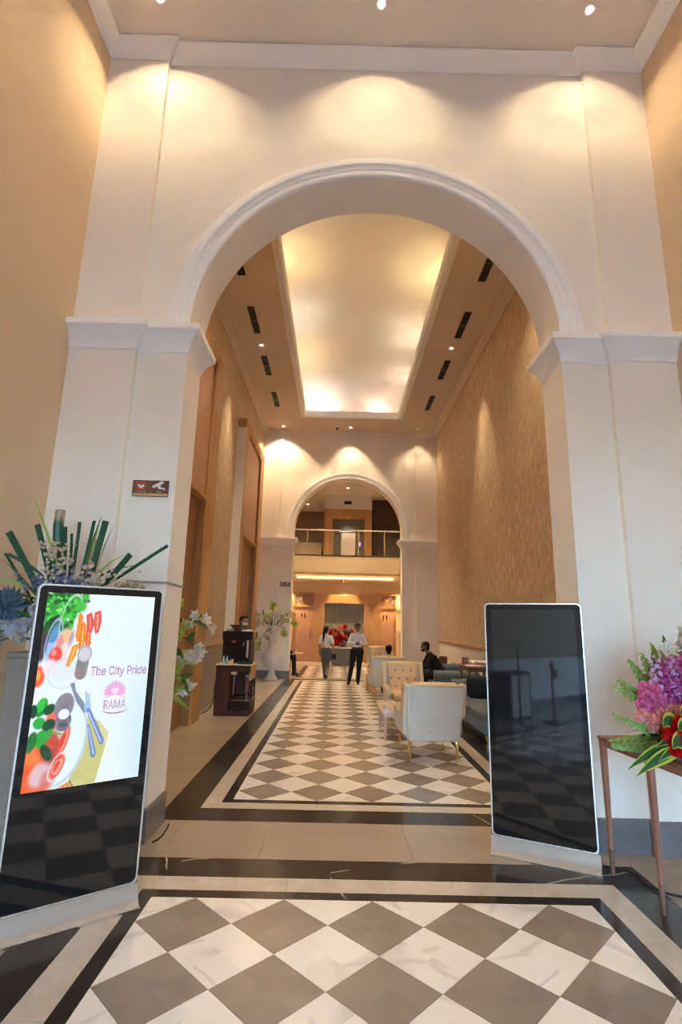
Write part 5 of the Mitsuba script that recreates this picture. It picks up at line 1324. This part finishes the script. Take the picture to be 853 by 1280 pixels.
for k in range(14):
    x, z = 2.09 + .026 * k + .01 * g.normal(), 1.27 + .009 * k
    fl('pink_spike', spike(.27 + .06 * g.random(), .050, 30, k), x, 3.52 - .005 * k, z, (-.28 + .05 * k + .08 * g.normal(), -.25 - .2 * g.random(), .9), L_MAG if k % 3 else L_LILAC)
for k, (x, y, z, L_, d) in enumerate(((2.04, 3.62, 1.29, .20, (-.75, -.1, .55)), (2.06, 3.60, 1.25, .26, (-.88, -.1, .46)), (2.11, 3.66, 1.38, .19, (-.55, 0, .75)), (2.17, 3.66, 1.40, .2, (-.4, 0, .85)), (2.02, 3.50, 1.11, .27, (-.93, -.05, .34)))):
    fl('bell_spike', bells(L_, .030, 16), x, y, z, d, L_YGREEN)
fl('bell_spike', bells(.36, .060, 24), 2.16, 3.58, 1.02, (-.97, .05, -.03), L_YGREEN)
for k, (x, z) in enumerate(((2.28, 1.60), (2.22, 1.53), (2.17, 1.49), (2.38, 1.68), (2.26, 1.63), (2.40, 1.58), (2.33, 1.50), (2.14, 1.44), (2.44, 1.70), (2.20, 1.58), (2.46, 1.62))):
    fl('cream_lily', lily(.11), x, 3.62 + .04 * g.normal(), z, (-.4 + .5 * g.normal(), -.8, .3 + .3 * g.normal()), L_CREAMP if k % 3 else L_WHITEP)
    m = blade((x, 3.66, z - .08), (x - .06 + .10 * g.normal(), 3.60, z + .04 + .07 * g.normal()), .026, (0, 0, .03)); add('lily_leaf', m, L_LIME if k % 2 else L_GREEN, fb)
for k, (p0, p1, w, sg_) in enumerate((((2.10, 3.34, 1.04), (1.83, 3.38, .875), .040, (0, 0, .05)), ((2.12, 3.38, 1.06), (1.80, 3.42, .90), .036, (0, 0, .06)), ((2.12, 3.33, 1.05), (1.94, 3.34, .96), .030, (0, 0, .05)), ((2.12, 3.36, 1.09), (1.95, 3.36, 1.04), .030, (0, -.02, .05)),
                                     ((2.10, 3.28, 1.08), (1.98, 3.24, 1.06), .055, (-.04, -.02, .06)), ((2.08, 3.34, 1.16), (1.96, 3.28, 1.17), .055, (-.02, 0, .07)), ((2.10, 3.28, 1.15), (2.00, 3.20, 1.17), .055, (-.02, -.02, .05)), ((2.14, 3.28, 1.26), (2.03, 3.22, 1.25), .045, (0, 0, .05)),
                                     ((2.5, 3.36, 1.0), (2.40, 3.20, .80), .035, (0, -.08, .03)))):
    m, uv_ = leaf_uv(p0, p1, w, sg_, up=(.3, -1, .35)); add('variegated_leaf', m, L_VARI, fb, smooth=True, uv=uv_)
for k in range(12):
    a = k / 11; p1 = (1.96 + .03 * g.normal(), 3.54 + .05 * g.normal(), 1.13 - .12 * a); add('fern_blade', blade((2.14, 3.56, 1.08), p1, .005, (0, 0, .05)), L_DKGREEN, fb)
add('dark_filler', cat(*[blade((2.33 + .15 * g.uniform(-1, 1), 3.62, 1.12 + .05 * g.normal()), (2.32 + .26 * g.uniform(-1, 1), 3.60 + .06 * g.normal(), 1.28 + .2 * g.uniform(-1, 1)), .022, (0, 0, .04), 5) for _ in range(100)]), L_DKGREEN, fb, kind='stuff')
add('stem_bundle', cat(*[tube(bez((2.27 + .05 * g.normal(), 3.54 + .05 * g.normal(), CZ + .03), (2.27, 3.55, 1.15), (2.26 + .12 * g.normal(), 3.58, 1.36 + .05 * g.normal()), 6), .004, 5) for _ in range(40)]), M_STEMG, fb, kind='stuff')

# red bouquet on a stone pedestal before the mirror portal
pd = thing('flower_pedestal', 'pale pedestal under the red flowers in front of the mirror portal', 'pedestal')
add('top', cbox(-.28, .92, 22.9, 23.5, .70, .76, .01), M_PAPERW, pd)
add('plinth', cbox(-.18, .82, 22.98, 23.42, 0, .70, .01), M_MIRROR, pd)
rb = thing('red_bouquet', 'wide mound of red and orange flowers on the pedestal at the far end', 'flowers')
vs = add('bowl', lathe([(0, 0), (.14, 0), (.2, .08), (.24, .18), (.22, .18), (.15, .04), (0, .03)], 24, (.30, 23.2, .76)), M_DKBASE, rb)
g = np.random.default_rng(31)
for k in range(60):
    a, q = g.random() * 2 * PI, math.sqrt(g.random())
    x, z = .30 + .62 * q * math.cos(a), 1.25 + .42 * q * math.sin(a)
    add('red_flower' if k % 4 else 'orange_flower', put(carnation(.085, 26, k % 5), (x, 23.05 + .1 * g.random(), z), (.4 * math.cos(a), -1, .4 * math.sin(a) + .2), g.random() * 6), L_REDP if k % 4 else L_SALMON, rb)
add('dark_leaf', cat(*[blade((.30 + .25 * g.normal(), 23.2, 1.15 + .1 * g.normal()), (.30 + .3 * g.uniform(-1, 1), 23.15, 1.22 + .3 * g.uniform(-1, 1)), .03, (0, 0, .05), 5) for _ in range(60)]), L_DKGREEN, rb, kind='stuff')

# small flowers on the coffee tables
sf = thing('table_posy', 'small white and red posy in a glass on the near coffee table', 'flowers')
add('glass', lathe([(0, 0), (.035, 0), (.04, .09), (.037, .09), (.033, .006), (0, .006)], 16, (1.22, 9.30, .435)), M_GLASS, sf)
g = np.random.default_rng(41)
for k in range(9):
    h_ = .22 + .10 * g.random(); px_, py_ = 1.22 + .06 * g.normal(), 9.28 + .05 * g.normal()
    add('stem', tube([(1.22, 9.30, .445), (px_, py_, .435 + h_)], .003, 5), M_STEMG, sf)
    add('flower', put(carnation(.026, 22, k), (px_, py_, .435 + h_), g.normal(0, .4, 3) + [0, -.3, 1], 0), L_REDP if k < 3 else L_WHITEP, sf)
ds = thing('small_dish', 'small dark dish on the near coffee table', 'dish')
add('bowl', lathe([(0, 0), (.025, 0), (.032, .03), (.028, .03), (.02, .008), (0, .008)], 16, (1.16, 8.95, .435)), M_BLACK, ds)
add('rim', lathe([(.028, .028), (.034, .028), (.034, .034), (.028, .034)], 16, (1.16, 8.95, .435)), M_BRASS, ds)
nb = thing('tissue_box', 'pink and white paper box at the near corner of the coffee table', 'box')
add('carton', cbox(.74, .86, 8.43, 8.56, .435, .475, .006), M_PINKPAPER, nb)
add('tissue', put(petal(.09, .05, .6, .4), (.80, 8.49, .47), (0, -.2, 1)), M_PAPERW, nb)

# ------------------------------------------------------------------ people
def sph(p, r, seg=14): return m3.Manifold.sphere(float(r), seg).translate(tuple(float(a) for a in p))
def bone(p, q, a, b): return m3.Manifold.batch_hull([sph(p, a), sph(q, b)])
def hull(*pr): return m3.Manifold.batch_hull([sph(p, r) for p, r in pr])
def merge(parts, ref=.02, it=8):
    M = m3.Manifold.batch_boolean(parts, m3.OpType.Add).refine_to_length(ref)
    t_ = tm(M); t_ = trimesh.Trimesh(t_.vertices, t_.faces, process=True)
    trimesh.smoothing.filter_taubin(t_, .5, .53, it); return t_
V = lambda *a: np.array(a, float)
def hand(w, d, n, s=1.0, curl=.5):
    """wrist, direction of the fingers, direction of the palm's face"""
    d = d / np.linalg.norm(d); n = n - d * (n @ d); n = n / np.linalg.norm(n); sd = np.cross(d, n)
    out = [hull((w, .024 * s), (w + d * .085 * s + sd * .032 * s, .013 * s), (w + d * .085 * s - sd * .032 * s, .013 * s), (w + d * .03 * s + sd * .026 * s, .016 * s))]
    for k, L in enumerate((.068, .078, .072, .056)):
        p = w + d * .085 * s + sd * (.030 - .020 * k) * s; a = 0.15
        for j in range(3):
            a += curl * (.5 + .25 * j); q = p + (d * math.cos(a) + n * math.sin(a)) * L * s * (.45, .32, .23)[j]
            out.append(bone(p, q, .0098 * s - .001 * j, .009 * s - .001 * j)); p = q
    p = w + d * .025 * s + sd * .028 * s; q = p + (d * .6 + sd * .6 + n * .5) * .045 * s; r = q + (d * .9 + n * .5 + sd * .1) * .035 * s
    return out + [bone(p, q, .014 * s, .011 * s), bone(q, r, .011 * s, .009 * s)]

def person(label, J, shirt, legs, skin=M_SKIN, hair='short', sleeve='long', bottom='trousers', face=0.0, mask=False, s=1.0, hand_dir=None, curl=(.6, .6), extra=None):
    """J: joints in metres, world coordinates; face: heading of the face in degrees (0 looks toward the camera)"""
    t = thing('person', label, 'person')
    J = {k: np.array(v, float) for k, v in J.items()}
    hip, chest, nk, hd = J['pelvis'], J['chest'], J['neck'], J['head']
    fa_ = math.radians(face)
    fw = V(math.sin(fa_), -math.cos(fa_), 0); rt = V(-fw[1], fw[0], 0)          # rt: the person's left hand side
    H = lambda a, b, c: hd + (rt * a + fw * b + V(0, 0, 1) * c) * s
    wa = hip * .62 + chest * .38
    fwb = np.cross(J['shL'] - J['shR'], chest - hip); fwb = fwb / (np.linalg.norm(fwb) + 1e-9)
    body = [hull((J['hipL'], .10 * s), (J['hipR'], .10 * s), (wa, .112 * s)), hull((wa, .112 * s), (chest + (J['shL'] - chest) * .45, .098 * s), (chest + (J['shR'] - chest) * .45, .098 * s)),
            hull((chest, .10 * s), (J['shL'], .058 * s), (J['shR'], .058 * s)), hull((nk - V(0, 0, .02), .062 * s), (J['shL'] * .5 + J['shR'] * .5, .075 * s)), bone(nk - V(0, 0, .04), H(0, -.015, -.06), .054 * s, .050 * s)]
    headp = [hull((H(0, -.022, .038), .082 * s), (H(0, .022, .030), .074 * s), (H(.012, .030, -.052), .044 * s), (H(-.012, .030, -.052), .044 * s)), hull((H(0, .052, -.088), .021 * s), (H(.020, .034, -.07), .034 * s), (H(-.020, .034, -.07), .034 * s)),
             hull((H(0, .092, .012), .008 * s), (H(0, .112, -.022), .011 * s), (H(.012, .094, -.026), .009 * s), (H(-.012, .094, -.026), .009 * s))]
    for q in (-1, 1): headp.append(hull((H(q * .079, -.012, .014), .014 * s), (H(q * .074, -.008, -.022), .010 * s)))
    arms, sl, handsM = [], [], []
    for k in 'LR':
        S, E, W_ = J['sh' + k], J['el' + k], J['wr' + k]
        arms += [bone(S, E, .052 * s, .040 * s), bone(E, W_, .040 * s, .027 * s)]
        f = (W_ - E) / np.linalg.norm(W_ - E)
        n_ = hand_dir[k] if hand_dir else V(0, 0, -1) * .3 + (hip - W_)
        handsM += hand(W_ + f * .01, f, np.array(n_, float) + 1e-3, s, curl[0] if k == 'L' else curl[1])
        sl += [bone(S, E, .064 * s, .053 * s)] if sleeve == 'long' else [bone(S, S + (E - S) * .72, .066 * s, .066 * s)]
        if sleeve == 'long': sl.append(bone(E, E + (W_ - E) * .93, .053 * s, .038 * s))
    legp, tro, shoe = [], [], []
    for k in 'LR':
        Hp, K, A, Tt = J['hip' + k], J['kn' + k], J['an' + k], J['to' + k]
        legp += [bone(Hp, K, .085 * s, .056 * s), bone(K, K + (A - K) * .35, .056 * s, .056 * s), bone(K + (A - K) * .35, A, .056 * s, .036 * s), hull((A, .036 * s), (A + V(0, 0, -.045), .03 * s), (Tt, .024 * s))]
        tro += [bone(Hp, K, .102 * s, .074 * s), bone(K, A + V(0, 0, .0), .074 * s, .058 * s)]
        he = A + (A - Tt) * V(.35, .35, 0); he[2] = min(A[2], Tt[2]) * .5 + .014
        shoe.append((hull((A, .042 * s), (he, .032 * s), (A * .5 + Tt * .5, .036 * s), (Tt, .026 * s)), k))
    add('body', merge(body + headp + arms + handsM + legp, .018, 6), skin, t, smooth=True)
    top = [hull((J['hipL'] * .8 + hip * .2 + (chest - hip) * .30, .080 * s), (J['hipR'] * .8 + hip * .2 + (chest - hip) * .30, .080 * s), (wa, .124 * s)), hull((wa, .124 * s), (chest + (J['shL'] - chest) * .45, .112 * s), (chest + (J['shR'] - chest) * .45, .112 * s)),
           hull((chest, .114 * s), (J['shL'], .068 * s), (J['shR'], .068 * s)), hull((nk - V(0, 0, .045), .068 * s), (J['shL'] * .6 + J['shR'] * .4, .07 * s), (J['shL'] * .4 + J['shR'] * .6, .07 * s))] + sl
    sh = add('shirt', merge(top, .022, 6), shirt, t, smooth=True)
    cz = nk + V(0, 0, -.012); a = np.linspace(0, 2 * PI, 17)
    add('collar', tube(np.stack([cz[0] + .064 * s * np.cos(a), cz[1] + .064 * s * np.sin(a), np.full(17, cz[2])], 1), .014 * s, 6, False), shirt, sh)
    if bottom == 'trousers':
        lo = [hull((J['hipL'], .112 * s), (J['hipR'], .112 * s), (hip + V(0, 0, .06), .116 * s))] + tro
        tr_ = add('trousers', merge(lo, .022, 6), legs, t, smooth=True)
        be = hip + V(0, 0, .085)
        add('belt', lathe([(.150 * s, -.018), (.158 * s, -.018), (.158 * s, .018), (.150 * s, .018)], 20, (0, 0, 0)).apply_scale((1.02, .82, 1)).apply_translation(be), M_SHOE, tr_) if np.linalg.norm((chest - hip)[:2]) < .05 else None
    else:
        an = (J['anL'] + J['anR']) / 2; kn = (J['knL'] + J['knR']) / 2
        lo = [hull((J['hipL'], .114 * s), (J['hipR'], .114 * s), (hip + V(0, 0, .07), .112 * s)), hull((J['hipL'], .114 * s), (J['hipR'], .114 * s), (J['knL'], .082 * s), (J['knR'], .082 * s)), hull((J['knL'], .082 * s), (J['knR'], .082 * s), (an * .8 + kn * .2 + V(.03, 0, 0), .062 * s), (an * .8 + kn * .2 - V(.03, 0, 0), .062 * s))]
        add('skirt', merge(lo, .022, 6), legs, t, smooth=True)
    for m_, k in shoe: add('shoe', merge([m_], .015, 3), M_SHOE, t, smooth=True)
    # face
    for q in (-1, 1):
        e_ = add('eye', trimesh.creation.icosphere(2, .0105 * s).apply_translation(H(q * .031, .092, .014)), M_EYE, t)
        add('eyebrow', tube([H(q * .015, .101, .034), H(q * .032, .099, .040), H(q * .048, .086, .034)], .0045 * s, 5), M_HAIR, t)
    if not mask: add('mouth', tube([H(-.020, .090, -.052), H(0, .098, -.054), H(.020, .090, -.052)], .0055 * s, 6), M_LIP, t)
    else:
        mk = merge([hull((H(0, .098, -.018), .018 * s), (H(.05, .055, -.03), .022 * s), (H(-.05, .055, -.03), .022 * s), (H(0, .075, -.085), .022 * s), (H(0, .112, -.03), .012 * s))], .012, 4)
        add('face_mask', mk, M_MASK, t, smooth=True)
    if hair:
        base = m3.Manifold.batch_hull([sph(H(0, -.032, .050), .088 * s, 20), sph(H(0, .012, .052), .080 * s, 20)] + ([sph(H(0, -.05, -.03), .062 * s, 16)] if hair != 'bald' else []))
        cut = m3.Manifold.batch_hull([sph(H(a, b, c), .012 * s) for a in (-.12, .12) for b, c in ((.055, .058), (.26, .12), (.26, -.3), (.035, -.04), (.012, -.30))])
        hm = merge([base - cut], .012, 3)
        if hair == 'thin': hm.apply_translation((0, 0, -.006 * s))
        hh = add('hair', hm, M_HAIR, t, smooth=True)
        if hair == 'ponytail':
            c = np.array([H(0, -.10, .03), H(.0, -.145, .0), H(.01, -.15, -.10), H(.015, -.135, -.22), H(.01, -.13, -.36), H(.0, -.125, -.50)])
            add('ponytail', tube(c, np.array([.03, .042, .04, .036, .028, .010]) * s, 10), M_HAIR, hh)
    if extra: extra(t, J, H)
    return t

def stand(x, y, deg, s=1.0):
    """joints of a standing figure facing deg (0: toward the camera)"""
    a = math.radians(deg); c, si = math.cos(a), math.sin(a)
    R_ = lambda p: V(x + s * (c * p[0] - si * p[1]), y + s * (si * p[0] + c * p[1]), s * p[2])
    q = {'pelvis': (0, 0, .95), 'chest': (0, -.01, 1.27), 'neck': (0, .0, 1.50), 'head': (0, -.025, 1.625), 'shL': (.160, 0, 1.385), 'shR': (-.160, 0, 1.385), 'elL': (.235, .03, 1.14), 'elR': (-.235, .03, 1.14), 'wrL': (.24, -.05, .90), 'wrR': (-.24, -.05, .90),
         'hipL': (.092, 0, .92), 'hipR': (-.092, 0, .92), 'knL': (.10, -.02, .50), 'knR': (-.10, -.02, .50), 'anL': (.11, .02, .085), 'anR': (-.11, .02, .085), 'toL': (.13, -.13, .027), 'toR': (-.13, -.13, .027)}
    return q, R_
def make(q, R_): return {k: R_(v) for k, v in q.items()}

# man facing the camera with clasped hands
q, R_ = stand(.64, 16.10, 0, 1.005)
q.update(elL=(.26, -.02, 1.16), elR=(-.26, -.02, 1.16), wrL=(.06, -.24, 1.175), wrR=(-.055, -.25, 1.165), hipL=(.09, 0, .92), hipR=(-.10, 0, .92), knL=(.06, -.02, .50), knR=(-.16, -.03, .50), anL=(.03, .05, .085), anR=(-.235, -.04, .085), toL=(.05, -.10, .027), toR=(-.275, -.18, .027))
person('man in a white shirt and black trousers standing with clasped hands, facing the camera', make(q, R_), M_SHIRT, M_TROU, M_SKIND, 'thin', face=-4, hand_dir={'L': V(-.2, .9, -.3), 'R': V(.2, .9, -.3)}, curl=(.9, .9))
# woman walking away
q, R_ = stand(-.32, 17.55, 180, .93)
q.update(elL=(.245, .05, 1.14), elR=(-.24, .04, 1.14), wrR=(-.27, -.10, .93), wrL=(.235, -.06, .93), knL=(.055, -.05, .50), knR=(-.055, -.01, .50), anL=(.035, -.02, .085), anR=(-.045, .10, .085), toL=(.05, -.17, .027), toR=(-.05, -.05, .027), head=(.01, -.03, 1.625))
def purse(t, J, H):
    b = thing('handbag', 'small black handbag in the right hand of the walking woman', 'handbag')
    w = J['wrR'] if J['wrR'][0] > J['wrL'][0] else J['wrL']
    add('bag_body', rbox(w[0] - .06, w[0] + .08, w[1] - .14, w[1] + .02, w[2] - .27, w[2] - .10, .025), M_TROU, b)
    add('bag_strap', tube([(w[0] - .03, w[1] - .06, w[2] - .12), (w[0] + .01, w[1] - .06, w[2] - .06), (w[0] + .05, w[1] - .06, w[2] - .12)], .008, 6), M_SHOE, b)
person('woman with a long black ponytail in a white blouse and charcoal skirt, walking away', make(q, R_), M_SHIRT, M_SKIRT, M_SKIN, 'ponytail', 'short', 'skirt', face=150, s=.95, extra=purse)
# barista with a mask behind the coffee machine
q, R_ = stand(-2.03, 11.55, 75, 1.06)
q.update(elL=(.20, .03, 1.14), elR=(-.20, .03, 1.14), wrL=(.17, -.08, .95), wrR=(-.17, -.08, .95))
person('masked man with black hair standing behind the coffee machine', make(q, R_), M_TROU, M_TROU, M_SKIN, 'short', face=40, mask=True, s=1.02)

def sit(x, y, z, deg, lean=.0):
    a = math.radians(deg); c, si = math.cos(a), math.sin(a)
    R_ = lambda p: V(x + c * p[0] - si * p[1], y + si * p[0] + c * p[1], z + p[2])
    l = lean
    q = {'pelvis': (0, 0, .10), 'chest': (0, -.32 * l + .03, .40), 'neck': (0, -.55 * l + .02, .62), 'head': (0, -.66 * l - .01, .745), 'shL': (.17, -.48 * l, .55), 'shR': (-.17, -.48 * l, .55), 'elL': (.22, -.50 * l - .12, .30), 'elR': (-.22, -.50 * l - .12, .30),
         'wrL': (.15, -.50 * l - .33, .24), 'wrR': (-.15, -.50 * l - .33, .24), 'hipL': (.095, -.02, .08), 'hipR': (-.095, -.02, .08), 'knL': (.11, -.44, .08), 'knR': (-.11, -.44, .08), 'anL': (.11, -.46, -z + .085), 'anR': (-.11, -.46, -z + .085), 'toL': (.13, -.60, -z + .027), 'toR': (-.13, -.60, -z + .027)}
    return q, R_
# man in dark clothes on the farther sofa, facing left
q, R_ = sit(2.62, 13.30, .47, -90, .60)
person('dark haired bearded man in black sitting on the farther blue sofa, seen from the side', make(q, R_), M_TROU, M_TROU, M_SKIND, 'short', face=-88,
       extra=lambda t, J, H: add('beard', merge([hull((H(0, .075, -.085), .024), (H(.045, .03, -.06), .026), (H(-.045, .03, -.06), .026), (H(0, .045, -.10), .02))], .012, 3), M_HAIR, t, smooth=True))
# person in the far armchair, back to the camera
q, R_ = sit(1.36, 13.72, .44, 180, .05)
q.update(shL=(.165, -.03, .475), shR=(-.165, -.03, .475), neck=(0, -.06, .55), head=(0, -.10, .665), chest=(0, 0, .34))
q.update(elR=(.22, -.15, .28), elL=(.30, -.20, .26)); q['elR'] = (-.24, -.14, .28); q['wrR'] = (-.16, -.36, .24); q['elL'] = (.27, -.16, .26); q['wrL'] = (.40, -.34, .27)
person('black haired person seated in the far armchair, only the head showing over its back', make(q, R_), M_SHIRTP, M_SKIRT, M_SKIN, 'short', face=180)
# seated person by the far left pillar
armchair(-1.95, 18.35, -90, 'ivory armchair behind the far left pillar holding a seated person', .95, .76)
q, R_ = sit(-1.86, 18.35, .50, 90, .10)
person('person in black seated beyond the far left pillar, legs showing', make(q, R_), M_TROU, M_TROU, M_SKIN, 'short', face=80)

# ------------------------------------------------------------------ things by the entrance that the dark screen mirrors
t = thing('tripod_stand', 'black tripod stand with a forked top, mirrored in the dark kiosk screen', 'stand')
ax, ay = -1.62, -.08
add('pole', tube([(ax, ay, .05), (ax, ay, .8), (ax, ay, 1.45)], [.018, .016, .012], 8), M_BLACK, t)
for k in range(3):
    a = k * 2.094 + .5; add('leg', tube([(ax, ay, .12), (ax + .30 * math.cos(a), ay + .30 * math.sin(a), .008)], .011, 6), M_BLACK, t)
add('crossbar', tube([(ax, ay - .16, 1.45), (ax, ay + .16, 1.45)], .012, 6), M_BLACK, t)
for q in (-1, 1): add('prong', tube([(ax, ay + q * .16, 1.445), (ax, ay + q * .16, 1.53)], .010, 6), M_BLACK, t)
t = thing('sanitizer_stand', 'pale floor stand with a white box, mirrored in the dark kiosk screen', 'stand')
ax, ay = -1.71, -1.28
add('pole', tube([(ax, ay, .02), (ax, ay, 1.0)], .022, 8), M_SILVER2, t)
add('foot', cbox(ax - .17, ax + .17, ay - .17, ay + .17, 0, .03, .008), M_SILVER2, t)
add('box', cbox(ax - .02, ax + .09, ay - .18, ay - .02, .80, .96, .01), M_SIGNWH, t)
add('top_bracket', cbox(ax - .02, ax + .04, ay - .05, ay + .05, .98, 1.10, .01), M_GREY, t)
t = thing('low_cabinet', 'pale low cabinet by the lobby wall, mirrored in the dark kiosk screen', 'cabinet')
add('carcass', cbox(XL + .03, XL + .40, -1.30, -.60, 0, .88, .01), M_MAHOG, t)
add('door_panel', cbox(XL + .39, XL + .41, -1.24, -.66, .05, .82, .005), M_WHITE, t)
